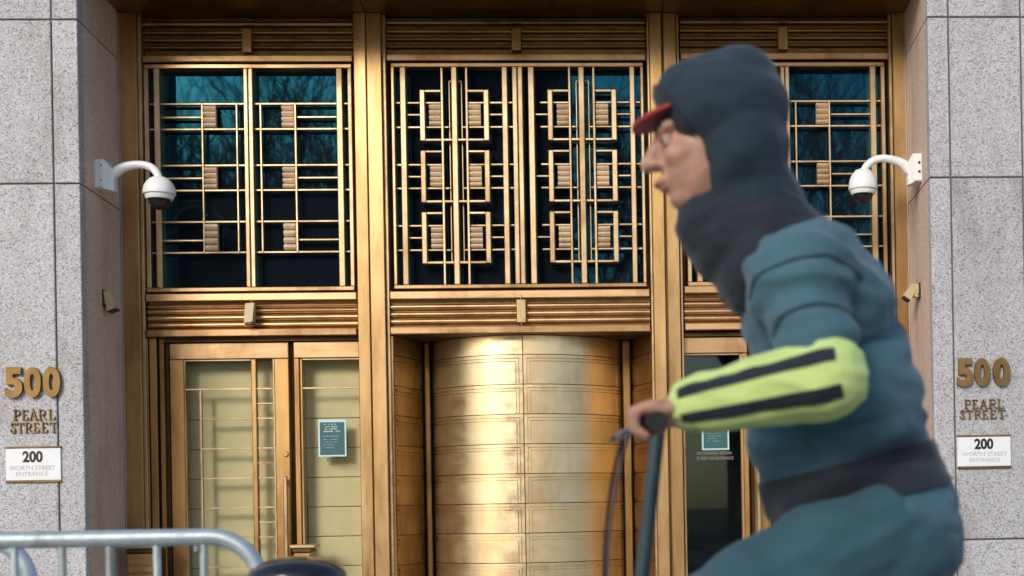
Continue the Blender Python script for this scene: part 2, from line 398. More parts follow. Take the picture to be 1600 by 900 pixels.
for nm, a, b_, xr in bays:
    x0, x1 = X(a, 275, .05), X(b_, 275, .05)
    t = thing('louver_band', lab_l[nm], 'louver', ((x0+x1)/2, .1, Z(96, xr, .05)), 'louver bands under the soffit')
    L = louv[nm]
    for k, (p, q) in enumerate(L[:-1]):
        z1, z0 = Z(p, xr, .05), Z(q, xr, .05)
        if k == 0:
            MB().prof_x(x0, x1, halfround(.10, z0, z1, .035)).build('slat', M['bronze_part_shaded'], t, True)
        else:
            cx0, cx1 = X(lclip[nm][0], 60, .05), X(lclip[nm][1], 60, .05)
            MB().prof_x(x0, cx0-.003, halfround(.10, z0, z1, .03)).build('slat', M['bronze_part_shaded'], t, True)
            MB().prof_x(cx1+.003, x1, halfround(.10, z0, z1, .03)).build('slat', M['bronze_part_shaded'], t, True)
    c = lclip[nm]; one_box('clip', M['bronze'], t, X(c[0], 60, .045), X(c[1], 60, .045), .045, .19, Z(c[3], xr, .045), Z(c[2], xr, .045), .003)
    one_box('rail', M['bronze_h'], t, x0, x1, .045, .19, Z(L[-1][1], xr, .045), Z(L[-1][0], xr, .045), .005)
    one_box('back_sheet', M['bronze_shaded'], t, x0, x1, .10, .195, Z(L[-1][0], xr, .045), zS-.004)
    # spandrel
    x0, x1 = X(a+3.3, 490, .03), X(b_+3.8, 490, .03)
    (p0, p1), (q0, q1) = srail[nm]
    t = thing('spandrel', lab_s[nm], 'spandrel', ((x0+x1)/2, .1, Z(q1, xr, .03)), 'ribbed spandrels above the doors')
    one_box('rail', M['bronze_h'], t, x0, x1, .02, .19, Z(p1, xr, .02), Z(p0, xr, .02), .005)
    one_box('rail', M['bronze_h'], t, x0, x1, .012, .19, Z(q1, xr, .012), Z(q0, xr, .012), .005)
    zc0, zc1 = Z(504.5, xr, .03), Z(468, xr, .03)
    cl = (X(807, 486, .02), X(822, 486, .02)) if nm == 'mid' else None
    for p, q in span[nm]:
        z1, z0 = Z(p, xr, .05), Z(q, xr, .05)
        for u0, u1 in ([(x0, cl[0]-.003), (cl[1]+.003, x1)] if cl else [(x0, x1)]):
            MB().prof_x(u0, u1, halfround(.075, z0-.004, z1+.004, .024)).build('rib', M['bronze_h'], t, True)
    if cl:
        one_box('clip', M['bronze_bar'], t, cl[0], cl[1], .016, .17, zc0, zc1, .004)
        MB().tube([((cl[0]+cl[1])/2, .018, zc1-.001), ((cl[0]+cl[1])/2, .018, zc1+.03)], .004, 6).build('pin', M['bronze_bar'], t)
        MB().tube([((cl[0]+cl[1])/2, .018, zc0-.03), ((cl[0]+cl[1])/2, .018, zc0+.001)], .004, 6).build('pin', M['bronze_bar'], t)
    one_box('back_sheet', M['bronze_part_shaded'], t, x0, x1, .076, .195, Z(q0, xr, .02), Z(p1, xr, .02))

# ================================================================== windows
YW = .06
def ribbed_block(t, x0, x1, z0, z1, n=4):
    mbk = MB()
    for k in range(n):
        a = z0+(z1-z0)*k/n; b_ = z0+(z1-z0)*(k+1)/n
        mbk.prof_x(x0, x1, halfround(.115, a+.001, b_-.001, .034))
    ob = mbk.build('ribbed_block', M['bronze_block'], t, True); return ob
def bar(t, x0, x1, z0, z1, y=YW+.02, d=.03, mat='bronze_bar', name='glazing_bar', c=.002):
    return one_box(name, M[mat], t, x0, x1, y, y+d, z0, z1, c)

# window with three rows of blocks at each side (left bay), copied to the right bay
yr, xr = 275, 388
xx = lambda p, Y=YW: X(p, yr, Y)
zz = lambda p, Y=YW: Z(p, xr, Y)
wx0, wx1 = xx(226.5), xx(551.5); wz1, wz0 = zz(99.5), zz(455.5)
win = thing('window', 'tall dark window with ribbed bronze blocks, behind the left dome camera', 'window', ((wx0+wx1)/2, .1, wz0), 'bronze grille windows above the doors')
zb1, zb0 = zz(106.5), zz(448.5)
for p0, p1, nm in ((226.5, 233.5, 'stile'), (242, 251, 'stile'), (382.3, 388.8, 'stile'), (390, 396.6, 'stile'), (527.3, 536.8, 'stile'), (545, 551.5, 'stile')):
    bar(win, xx(p0), xx(p1), zb0, zb1, YW, .09, 'bronze_bar', nm, .004)
bar(win, wx0, wx1, zb1+.001, wz1, YW+.003, .09, 'bronze_h', 'frame_rail', .004); bar(win, wx0, wx1, wz0, zb0-.001, YW-.01, .10, 'bronze_h', 'frame_rail', .004)
YB = YW+.03
for (g0, gm, g1) in ((162, 183, 201.5), (258, 278, 297), (346, 375.5, 394)):
    if g0 == 346: gm = 375
    for gy in (g0, g1):
        z1, z0 = zz(gy-1.4, YB), zz(gy+1.6, YB)
        for a, b_ in ((233.5, 242), (251, 382.3), (396.6, 527.3), (536.8, 545)):
            bar(win, xx(a), xx(b_), z0, z1, YB, .03)
    z1, z0 = zz(gm-1.4, YB), zz(gm+1.5, YB)
    bar(win, xx(251), xx(316), z0, z1, YB, .03); bar(win, xx(464.3), xx(527.3), z0, z1, YB, .03)
    ribbed_block(win, xx(319.5, .09), xx(339, .09), zz(g1-2, .09), zz(g0+2, .09)); ribbed_block(win, xx(442, .09), xx(461, .09), zz(g1-2, .09), zz(g0+2, .09))
for p0, p1 in ((316.2, 319), (370.2, 372.9), (407.4, 410.3), (461.6, 464.5)):
    bar(win, xx(p0, YB), xx(p1, YB), zz(394, YB), zz(162, YB), YB-.006, .03)
for a, b_ in ((232, 384), (395, 547)):
    one_box('pane', M['dark_glass'], win, xx(a), xx(b_), .15, .16, zb0, zb1)
# window copy, right bay
w2 = copy_tree(win); w2['label'] = 'tall dark window with ribbed bronze blocks, behind the cyclist and right dome camera'
dxr = X(1229, 275, YW)-X(389.4, 275, YW)
w2.location.x += dxr; w2.location.z += Z(452-9.5, 1229, YW)-Z(452, 388, YW)

# middle window with square frames
xr = 810
mz1, mz0 = zz(97.5), zz(450)
mx0, mx1 = xx(613), xx(1007.7)
mw = thing('window', 'wide dark window with six square bronze frames, above the curved drum', 'window', ((mx0+mx1)/2, .1, mz0), 'bronze grille windows above the doors')
zb1, zb0 = zz(104), zz(443.5)
for p0, p1 in ((613, 618), (627, 636), (707.2, 716), (786.2, 794.8), (802.5, 810), (811.2, 818.6), (827.2, 836.6), (906, 915), (986, 993.8), (1002.8, 1007.7)):
    bar(mw, xx(p0), xx(p1), zb0, zb1, YW, .09, 'bronze_bar', 'stile', .004)
bar(mw, mx0, mx1, zb1+.001, mz1, YW+.003, .09, 'bronze_h', 'frame_rail', .004); bar(mw, mx0, mx1, mz0, zb0-.001, YW-.01, .10, 'bronze_h', 'frame_rail', .004)
for p0, p1 in ((690.3, 693.7), (728.8, 732.3), (890, 893.4), (927.8, 931.4)):
    bar(mw, xx(p0), xx(p1), zb0+.001, zb1-.001, YW+.012, .05)
for k, off in ((0, 0), (1, 200)):
    S = lambda p: xx(p+off*(.9985 if p > 700 else 1))
    # hairpin wires
    for a in (702.4, 721.8):
        bar(mw, S(a-1), S(a+1), zz(408, YB), zz(125, YB), YB+.02, .02)
    bar(mw, S(702.4), S(707), zz(126.2, YB), zz(124, YB), YB+.022, .018); bar(mw, S(716), S(721.8), zz(126.2, YB), zz(124, YB), YB+.022, .018)
    for (t0, t1, b0, b1, h0, hm, h1) in ((139.3, 142.8, 215.5, 218.8, 160, 178.6, 198), (233.8, 237, 311.5, 315, 256.5, 275, 293.2), (329.8, 333.2, 406.8, 410.5, 351.5, 370.3, 389.5)):
        x_l, x_r = S(657.3), S(765.4)
        sub = (x_l, S(665.3)), (S(757.2), x_r)
        for a, b_ in sub: bar(mw, a, b_, zz(b1), zz(t0), YW+.004, .085, 'bronze_bar', 'square_frame_side', .004)
        bar(mw, S(665.3), S(690.3), zz(t1), zz(t0), YW+.008, .06, 'bronze_bar', 'square_frame_rail'); bar(mw, S(732.3), S(757.2), zz(t1), zz(t0), YW+.008, .06, 'bronze_bar', 'square_frame_rail')
        for a, b_ in ((665.3, 690.3), (693.7, 707.2), (716, 728.8), (732.3, 757.2)):
            bar(mw, S(a), S(b_), zz(b1), zz(b0), YW+.008, .06, 'bronze_bar', 'square_frame_rail')
        for h in (h0, h1):
            for a, b_ in ((618, 627), (636, 657.3), (765.4, 786.2), (794.8, 802.5)):
                a2 = a + (0 if k == 0 or a > 790 else 0)
                bar(mw, S(a) if k == 0 else S(a+9.3 if a < 650 else a), S(b_) if k == 0 else S(b_+9.3 if b_ < 650 else b_), zz(h+1.5, YB), zz(h-1.4, YB), YB, .03)
            for a, b_ in ((665.3, 690.3), (732.3, 757.2)): bar(mw, S(a), S(b_), zz(h+1.4, YB), zz(h-1.2, YB), YB, .03)
            if h == h1:
                bar(mw, S(693.7), S(701.4), zz(h+1.4, YB), zz(h-1.2, YB), YB, .03); bar(mw, S(722.8), S(728.8), zz(h+1.4, YB), zz(h-1.2, YB), YB, .03)
        bar(mw, S(636) if k == 0 else S(636.6), S(657.3), zz(hm+1.4, YB), zz(hm-1.3, YB), YB, .03); bar(mw, S(765.4), S(786.2), zz(hm+1.4, YB), zz(hm-1.3, YB), YB, .03)
        ribbed_block(mw, S(671.3), S(689.8), zz(h1-1.6, .09), zz(h0+1.6, .09)); ribbed_block(mw, S(733), S(752), zz(h1-1.6, .09), zz(h0+1.6, .09))
for a, b_ in ((617, 806), (814, 1004)):
    one_box('pane', M['dark_glass'], mw, xx(a), xx(b_), .165, .175, zb0, zb1)

# ================================================================== doors
XC = X(818, 640, .12)                         # axis of the drum
def side_bay(mirror, door_label, light_label):
    mr = XC if mirror else None
    mirx = (lambda v: 2*XC-v) if mirror else (lambda v: v)
    yd, xr = 700, 420
    zt0 = Z(526.5, 390, .05)-.002
    def st(parent, name, p0, p1, y0, y1, z0, z1, mat='bronze_door', c=.004):
        return one_box(name, M[mat], parent, X(p0, yd, y0), X(p1, yd, y0), y0, y1, z0, z1, c, mirror=mr)
    dx = mirx(X(360, yd, .1))
    d = thing('glazed_door', door_label, 'door', (dx, .1, 0), 'glazed doors beside the drum')
    zr0, zr1 = Z(560, xr, .09), zt0-.03
    for p0, p1, y0 in ((219, 226, .03), (229, 233.5, .05), (235.5, 246.5, .045), (251, 258, .06)):
        st(d, 'frame_strip', p0, p1, y0, .22, .0, zt0)
    st(d, 'frame_recess', 226, 266, .11, .23, .0, zt0, 'bronze_dark', 0)
    st(d, 'stile', 267, 289, .09, .14, .02, zr0-.001); st(d, 'stile', 430.5, 453, .09, .14, .02, zr0-.001)
    st(d, 'top_rail', 267, 453, .088, .14, zr0, zr1, 'bronze_h'); st(d, 'bottom_rail', 289.2, 430.3, .092, .14, .02, .28)
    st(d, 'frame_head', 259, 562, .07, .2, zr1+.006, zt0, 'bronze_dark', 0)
    st(d, 'mullion', 394.3, 402, .095, .135, .281, zr0-.002)
    st(d, 'bead', 289.2, 291.6, .10, .13, .281, zr0-.002, 'bronze_bar', .001)
    st(d, 'bead', 428.2, 430.4, .10, .13, .281, zr0-.002, 'bronze_bar', .001)
    st(d, 'bead', 291.8, 394.1, .10, .13, zr0-.012, zr0-.002, 'bronze_bar', .001)
    zm = Z(607, xr, .1)
    st(d, 'muntin', 313.2, 316, .10, .125, .282, zm-.006, 'bronze_bar', .001)
    rows = [607+46.4*k for k in range(0, 10)]
    for k, y in enumerate(rows):
        z = Z(y, xr, .1)
        if z < .3: continue
        st(d, 'muntin', 291.8 if k == 0 else 316.1, 394.1, .103, .123, z-.0055, z+.0055, 'bronze_bar', .001)
        st(d, 'muntin', 402.1, 428, .103, .123, z-.0055, z+.0055, 'bronze_bar', .001)
        if k % 2 == 0:
            z = Z(y+23.2, xr, .1); st(d, 'muntin', 402.1, 428, .103, .123, z-.0055, z+.0055, 'bronze_bar', .001)
    st(d, 'pane', 289.3, 394.2, .128, .132, .281, zr0-.002, 'clear_glass', 0); st(d, 'pane', 402.1, 430.3, .128, .132, .281, zr0-.002, 'clear_glass', 0)
    # pull handle and lock
    hx = mirx(X(447.5, 800, .06)); z1, z0 = Z(744, 447, .06), Z(930, 447, .06)
    h = MB().box(hx-.012, hx+.012, .035, .055, z0, z1, .004).build('handle', M['bronze_bar'], d)
    for z in (z0+.04, z1-.04): MB().box(hx-.008, hx+.008, .054, .092, z-.012, z+.012).build('handle_bracket', M['bronze'], h)
    MB().lathe([(0.0, .0), (.016, .0), (.018, .004), (.018, .02)], (mirx(X(446, 709, .08)), .078, Z(709, 446, .08)), 'y', 18).build('lock', M['bronze'], d, True)
    # sidelight
    s = thing('sidelight', light_label, 'sidelight', (mirx(X(515, yd, .1)), .1, 0), 'fixed glazed panels next to the doors')
    st(s, 'reveal_strip', 453.2, 461, .15, .2, .0, zr1, 'bronze_dark', 0)
    st(s, 'stile', 461, 469.5, .085, .15, .0, zr0-.001); st(s, 'stile', 469.7, 474.5, .10, .15, .0, zr0-.001, 'bronze')
    st(s, 'top_rail', 461, 565, .083, .15, zr0, zr1, 'bronze_h'); st(s, 'bottom_rail', 474.7, 565, .09, .15, .0, .28)
    st(s, 'bead', 474.7, 565, .098, .13, zr0-.012, zr0-.001, 'bronze_bar', .001)
    st(s, 'muntin', 474.7, 565, .103, .123, zm-.006, zm+.005, 'bronze_bar', .001)
    st(s, 'pane', 474.6, 568, .128, .132, .281, zr0-.002, 'clear_glass', 0)
    return d, s, zr0
side_bay(False, 'bronze glazed door with cream panels behind glass, under the left sensor', 'narrow glazed panel holding the dark teal notice over cream panels')
_, _, zr0 = side_bay(True, 'bronze glazed door with dark glass, hidden behind the cyclist', 'narrow dark glazed panel with a white-edged notice, beside the cyclist')
# cream panels standing behind the left glass
scr = thing('panel_screen', 'stack of cream panels standing behind the glass of the left door', 'screen', (X(430, 700, .24), .25, 0))
sx0, sx1 = X(291, 700, .235), X(572, 700, .235)
rows = [514.5]+[560.8+46.2*k for k in range(0, 12)]
zs_ = [Z(y, 520, .235) for y in rows]
zs_ = [z for z in zs_ if z > .05]+[.02]
for a, b_ in zip(zs_[:-1], zs_[1:]):
    for u0, u1 in ((sx0, X(478, 700, .235)), (X(479, 700, .235), sx1)):
        MB().box(u0+.001, u1-.001, .235+random.uniform(-.001, .001), .25, b_+.002, a-.002, .003).build('panel', M['cream'], scr)
one_box('back_board', M['cream_dark'], scr, sx0, sx1, .252, .27, .02, zs_[0])

# lobby behind the right door and closing walls
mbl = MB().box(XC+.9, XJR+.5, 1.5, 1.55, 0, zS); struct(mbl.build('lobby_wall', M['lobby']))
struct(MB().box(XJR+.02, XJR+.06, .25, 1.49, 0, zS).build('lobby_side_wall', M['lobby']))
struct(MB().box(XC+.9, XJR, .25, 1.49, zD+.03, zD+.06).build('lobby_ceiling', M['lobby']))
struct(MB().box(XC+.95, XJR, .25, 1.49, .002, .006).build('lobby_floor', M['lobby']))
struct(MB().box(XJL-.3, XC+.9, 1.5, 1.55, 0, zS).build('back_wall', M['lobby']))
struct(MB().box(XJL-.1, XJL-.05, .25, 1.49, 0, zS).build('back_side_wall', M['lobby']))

# ================================================================== curved drum in the middle bay
xl, xrr = X(676, 640, .42), X(971, 640, .42)
half = (xrr-xl)/2; XD = (xl+xrr)/2; Rr = .74; tm = math.asin(half/Rr); yc = .10+Rr
drum = thing('curved_door', 'curved bronze drum door of stacked pale panels, closed, in the middle bay', 'door', (XD, .12, 0))
zl = Z(520, 815, .012)
jz = [zl-.003]
y = 553.5
k = 0
while True:
    z = Z(y+46.6*k, 818, .10)
    if z < .1: break
    jz.append(z); k += 1
jz.append(.01)
for i in range(len(jz)-1):
    z1, z0 = jz[i]-.0025, jz[i+1]+.0025
    for s in (-1, 1):
        t0, t1 = sorted((s*.0038, s*tm))
        rf = Rr+random.uniform(-.0012, .0012)
        if not (i > 0 and z1-z0 > .1):
            mbp = MB().arc(XD, yc, t0, t1, Rr-.03, rf, z0, z1, 14)
        else:      # sunk base, then two L-shaped strips and the field, with fine grooves between
            mbp = MB().arc(XD, yc, t0, t1, Rr-.03, Rr-.011, z0, z1, 14)
            u0 = .003; edges = ((0, .020), (.027, .040), (.047, None))
            for (e0, e1) in edges:
                if e1:
                    a_, b_ = sorted((s*(u0+e0)/Rr, s*tm)); mbp.arc(XD, yc, a_, b_, Rr-.012, rf, z1-e1, z1-e0, 14)
                    a_, b_ = sorted((s*(u0+e0)/Rr, s*(u0+e1)/Rr)); mbp.arc(XD, yc, a_, b_, Rr-.012, rf, z0, z1-e1-.0002, 2)
                else:
                    a_, b_ = sorted((s*(u0+e0)/Rr, s*tm)); mbp.arc(XD, yc, a_, b_, Rr-.012, rf, z0, z1-e0, 14)
        mbp.build('panel', M['drum'], drum, True)
MB().arc(XD, yc, -tm, tm, Rr-.05, Rr-.012, .005, zl-.002, 20).build('drum_core', M['bronze_dark'], drum)
yb = yc-Rr*math.cos(tm)
one_box('recess_ceiling', M['bronze_shaded'], drum, X(612, 560, .2), X(1024, 560, .2), .035, 1.2, zl-.0015, zl+.02)
sides = thing('drum_recess', 'splayed bronze side panels and slim posts flanking the curved drum', 'door recess', (XD, .3, 0))
for s, pA, pB in ((-1, 616, 660.5), (1, 1020.5, 988.5)):
    A = Vector((X(pA, 620, .06), .06, 0)); B = Vector((X(pB, 620, yb-.02), yb-.02, 0))
    u = (B-A).normalized(); nn = Vector((u.y, -u.x, 0));  nn = nn if nn.x*s < 0 else -nn
    Lg = (B-A).length
    for i in range(len(jz)-1):
        z1, z0 = jz[i]-.0025, jz[i+1]+.0025
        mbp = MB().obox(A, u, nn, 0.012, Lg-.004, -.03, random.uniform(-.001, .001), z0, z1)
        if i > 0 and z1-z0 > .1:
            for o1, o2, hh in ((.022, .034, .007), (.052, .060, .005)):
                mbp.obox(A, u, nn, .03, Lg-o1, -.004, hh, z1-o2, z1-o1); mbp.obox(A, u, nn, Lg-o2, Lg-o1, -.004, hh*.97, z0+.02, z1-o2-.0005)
        mbp.build('side_panel', M['bronze_shaded'], sides)
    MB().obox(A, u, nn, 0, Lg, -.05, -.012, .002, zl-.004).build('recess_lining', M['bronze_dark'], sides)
    pa, pb = (663.5, 671.5) if s < 0 else (973.5, 985.5)
    one_box('recess_post', M['bronze_shaded'], sides, X(pa, 620, yb-.03), X(pb, 620, yb-.03), yb-.03, yb+.1, .002, zl-.004, .006)
    a, b_ = (X(655, 620, yb+.08), XD-half+.03) if s < 0 else (XD+half-.03, X(995, 620, yb+.08))
    one_box('recess_backing', M['bronze_dark'], sides, a, b_, yb+.101, yb+.14, .002, zl-.004)
    a, b_ = (X(604, 560, .05), A.x) if s < 0 else (A.x, X(1023.5, 560, .05))
    one_box('recess_trim', M['bronze'], sides, a, b_, .05, .2, .002, zl-.004, .004)

# ================================================================== writing and plates on the stone
def text_part(s, name, x0, x1, z0, z1, yfront, depth, mat, parent, offset=0.0, bev=0.0):
    cu = bpy.data.curves.new(name, 'FONT'); cu.body = s; cu.size = 1; cu.offset = offset; cu.extrude = .05; cu.resolution_u = 6
    tmp = bpy.data.objects.new('tmp_text', cu); COL.objects.link(tmp)
    dg = bpy.context.evaluated_depsgraph_get(); dg.update()
    me = bpy.data.meshes.new_from_object(tmp.evaluated_get(dg)); me.name = name
    bpy.data.objects.remove(tmp)
    xs = [v.co.x for v in me.vertices]; ys = [v.co.y for v in me.vertices]
    ax, bx, ay, by = min(xs), max(xs), min(ys), max(ys); L = root_loc(parent)
    for v in me.vertices:
        x = x0+(v.co.x-ax)/(bx-ax)*(x1-x0); z = z0+(v.co.y-ay)/(by-ay)*(z1-z0); yy = yfront+(0 if v.co.z > 0 else depth)
        v.co = Vector((x, yy, z))-L
    me.materials.clear(); me.materials.append(mat)
    o = bpy.data.objects.new(name, me); COL.objects.link(o); o.parent = parent; return o
GL = {'P': [[(.2, 0), (.2, 1)], [(.2, .97), (.62, .97), (.86, .85), (.86, .62), (.62, .48), (.2, .48)], [(.02, .03), (.42, .03)], [(.02, .97), (.2, .97)]],
      'E': [[(.22, 0), (.22, 1)], [(.02, .97), (.84, .97), (.86, .78)], [(.22, .52), (.66, .52)], [(.02, .03), (.88, .03), (.92, .24)]],
      'A': [[(.5, 1), (.14, .02)], [(.5, 1), (.86, .02)], [(.28, .36), (.72, .36)], [(.0, .03), (.3, .03)], [(.68, .03), (1, .03)]],
      'R': [[(.2, 0), (.2, 1)], [(.02, .97), (.6, .97), (.82, .86), (.82, .64), (.6, .5), (.2, .5)], [(.5, .5), (.9, .03), (1, .03)], [(.02, .03), (.4, .03)]],
      'L': [[(.24, 0), (.24, 1)], [(.04, .97), (.46, .97)], [(.04, .03), (.9, .03), (.94, .26)]],
      'S': [[(.84, .78), (.8, .92), (.5, .98), (.24, .9), (.2, .7), (.42, .56), (.7, .44), (.84, .26), (.74, .08), (.48, .02), (.2, .08), (.14, .26)]],
      'T': [[(.5, 0), (.5, 1)], [(.04, .78), (.06, .97), (.94, .97), (.96, .78)], [(.3, .03), (.7, .03)]]}
def cast_letter(ch, x0, x1, z0, z1, yback, parent, depth=.012):
    mbk = MB(); w_, h_ = x1-x0, z1-z0; e = 0
    for i, pl in enumerate(GL[ch]):
        th = h_*(.15 if i == 0 else .085)
        if ch == 'A' and i == 1: th = h_*.15
        if ch == 'A' and i == 0: th = h_*.09
        pts = [(x0+p[0]*w_, z0+p[1]*h_) for p in pl]
        for (ax, az), (bx, bz) in zip(pts[:-1], pts[1:]):
            dx, dz = bx-ax, bz-az; l = math.hypot(dx, dz); dx /= l; dz /= l; nx, nz = -dz*th/2, dx*th/2
            e += .0003; yf = yback-depth-e; ext = th*.25
            ax2, az2, bx2, bz2 = ax-dx*ext, az-dz*ext, bx+dx*ext, bz+dz*ext
            mbk.hexa([(ax2+nx, yback, az2+nz), (ax2-nx, yback, az2-nz), (ax2-nx*.8, yf, az2-nz*.8), (ax2+nx*.8, yf, az2+nz*.8),
                      (bx2+nx, yback, bz2+nz), (bx2-nx, yback, bz2-nz), (bx2-nx*.8, yf, bz2-nz*.8), (bx2+nx*.8, yf, bz2+nz*.8)])
    return mbk.build('letter', M['letter'], parent)
def address(side):
    if side == 'l':
        D = [('5', 8, 36), ('0', 38.5, 65), ('0', 68, 95)]; dy = (573.5, 621.5)
        L1 = [('P', 20.5, 31.5), ('E', 33, 43), ('A', 44.5, 57), ('R', 59, 71.5), ('L', 74.5, 85)]; y1 = (640, 656)
        L2 = [('S', 15, 24), ('T', 25.5, 36), ('R', 38, 49), ('E', 50.5, 60), ('E', 63.5, 73.5), ('T', 76.5, 89)]; y2 = (660, 676)
        pl = (8.5, 94.5, 697.5, 753.5); n2 = (35, 66.5, 704.5, 722.5); wl1 = (15, 86, 727.5, 734.5); wl2 = (25, 75, 737, 743.5); ad = 'left'; xr = 52
        la = 'on the left granite wall'
    else:
        D = [('5', 1495.5, 1520), ('0', 1522.5, 1546.5), ('0', 1551.5, 1578)]; dy = (559.5, 604)
        L1 = [('P', 1508, 1518.5), ('E', 1520, 1529), ('A', 1531, 1544), ('R', 1546, 1557.5), ('L', 1559.5, 1569)]; y1 = (624, 638)
        L2 = [('S', 1500.5, 1509), ('T', 1510.5, 1521), ('R', 1523, 1534), ('E', 1536, 1545), ('E', 1548, 1557.5), ('T', 1560, 1572)]; y2 = (640.5, 654)
        pl = (1497, 1580, 679.5, 731.5); n2 = (1523, 1552.5, 685, 702); wl1 = (1504, 1574, 706, 712.5); wl2 = (1516, 1563, 715.5, 721.5); xr = 1538
        la = 'on the right granite wall'
    xa = lambda p, yv: X(p, yv, YF-.015)
    za = lambda p: Z(p, xr, YF-.015)
    t = thing('house_number', f'large bronze number 500 {la}', 'number', (xa(xr, 600), YF, za(dy[1])), 'bronze house numbers')
    for ch, a, b_ in D: text_part(ch, 'digit', xa(a, 597), xa(b_, 597), za(dy[1]), za(dy[0]), YF-.028, .0265, M['letter'], t, .045)
    t = thing('street_name', f'bronze letters reading PEARL STREET {la}', 'lettering', (xa(xr, 660), YF, za(y2[1])), 'bronze street names')
    for ch, a, b_ in L1: cast_letter(ch, xa(a, 648), xa(b_, 648), za(y1[1]), za(y1[0]), YF-.0005, t)
    for ch, a, b_ in L2: cast_letter(ch, xa(a, 667), xa(b_, 667), za(y2[1]), za(y2[0]), YF-.0005, t)
    t = thing('entrance_sign', f'white plaque reading 200 Worth Street Entrance {la}', 'sign', (xa(xr, 725), YF, za(pl[3])), 'white entrance plaques')
    x0, x1, z1, z0 = xa(pl[0], 725), xa(pl[1], 725), za(pl[2]), za(pl[3])
    MB().box(x0, x1, YF-.012, YF-.0005, z0+.012, z1-.010, .002).build('plate', M['sign_white'], t)
    MB().box(x0-.002, x1+.002, YF-.018, YF-.0005, z1-.0095, z1, .002).build('edge_strip', M['letter'], t)
    MB().box(x0-.002, x1+.002, YF-.018, YF-.0005, z0, z0+.0115, .002).build('edge_strip', M['letter'], t)
    text_part('200', 'number_print', xa(n2[0], 713), xa(n2[1], 713), za(n2[3]), za(n2[2]), YF-.0135, .001, M['ink'], t, .04)
    text_part('WORTH STREET', 'word_print', xa(wl1[0], 731), xa(wl1[1], 731), za(wl1[3]), za(wl1[2]), YF-.0132, .001, M['grey_ink'], t)
    text_part('ENTRANCE', 'word_print', xa(wl2[0], 740), xa(wl2[1], 740), za(wl2[3]), za(wl2[2]), YF-.0132, .001, M['grey_ink'], t)
address('l'); address('r')

# notices on the glass
def notice(x0p, x1p, y0p, y1p, label, lines, mirror_words=None):
    Yn = .126; x0, x1 = X(x0p, (y0p+y1p)/2, Yn), X(x1p, (y0p+y1p)/2, Yn); xm = (x0p+x1p)/2; z1, z0 = Z(y0p, xm, Yn), Z(y1p, xm, Yn)
    t = thing('notice', label, 'notice', ((x0+x1)/2, Yn, z0), 'paper notices on the door glass')
    MB().box(x0, x1, Yn-.001, Yn+.0015, z0, z1).build('paper_border', M['notice_border'], t)
    b = .011; MB().box(x0+b, x1-b, Yn-.003, Yn-.0012, z0+b, z1-b*1.6).build('paper', M['teal_print'], t)
    W = x1-x0-2*b; H = z1-z0-2.6*b; mbk = MB()
    for (fx0, fx1, fy, th) in lines:
        n = int((fx1-fx0)*22); zt_ = z1-1.6*b-fy*H
        for i in range(n):
            if random.random() < .14: continue
            a = x0+b+W*(fx0+(fx1-fx0)*i/n); mbk.box(a, a+W*(fx1-fx0)/n*random.uniform(.5, .85), Yn-.0042, Yn-.0032, zt_-th*H*random.uniform(.7, 1), zt_)
    mbk.build('print', M['pale_print'], t)
    return t
ln = [(.12, .66, .05, .035), (.24, .72, .12, .035), (.22, .72, .19, .035), (.16, .84, .26, .04), (.14, .8, .42, .016), (.14, .7, .52, .012), (.2, .75, .60, .012), (.14, .6, .68, .012), (.16, .66, .76, .012)]
notice(497.3, 541, 655.5, 713.3, 'white-bordered teal notice on the glass over cream panels', ln)
notice(1096.5, 1139, 648.5, 703, 'white-bordered teal notice on the dark glass beside the cyclist', ln)
t = thing('glass_lettering', 'small faded warning lettering on the dark glass under the notice', 'lettering', (X(1118, 725, .126), .126, Z(736, 1118, .126)))
for s, a, b_, y0, y1 in (('NO SMOKING WITHIN', 1089, 1143, 705.5, 710.5), ('25 FEET OF ENTRANCE', 1088, 1146, 713.5, 718.5)):
    text_part(s, 'line_of_print', X(a, 715, .126), X(b_, 715, .126), Z(y1, 1116, .126), Z(y0, 1116, .126), .1262, .0012, M['faded_ink'], t)
t = thing('glass_lettering', 'small brown lettering on the glass under the notice over cream panels', 'lettering', (X(528, 718, .126), .126, Z(722, 528, .126)))
text_part('ENTRANCE', 'line_of_print', X(511, 718, .126), X(548, 718, .126), Z(721, 530, .126), Z(715.5, 530, .126), .1262, .0012, M['bronze_dark'], t)

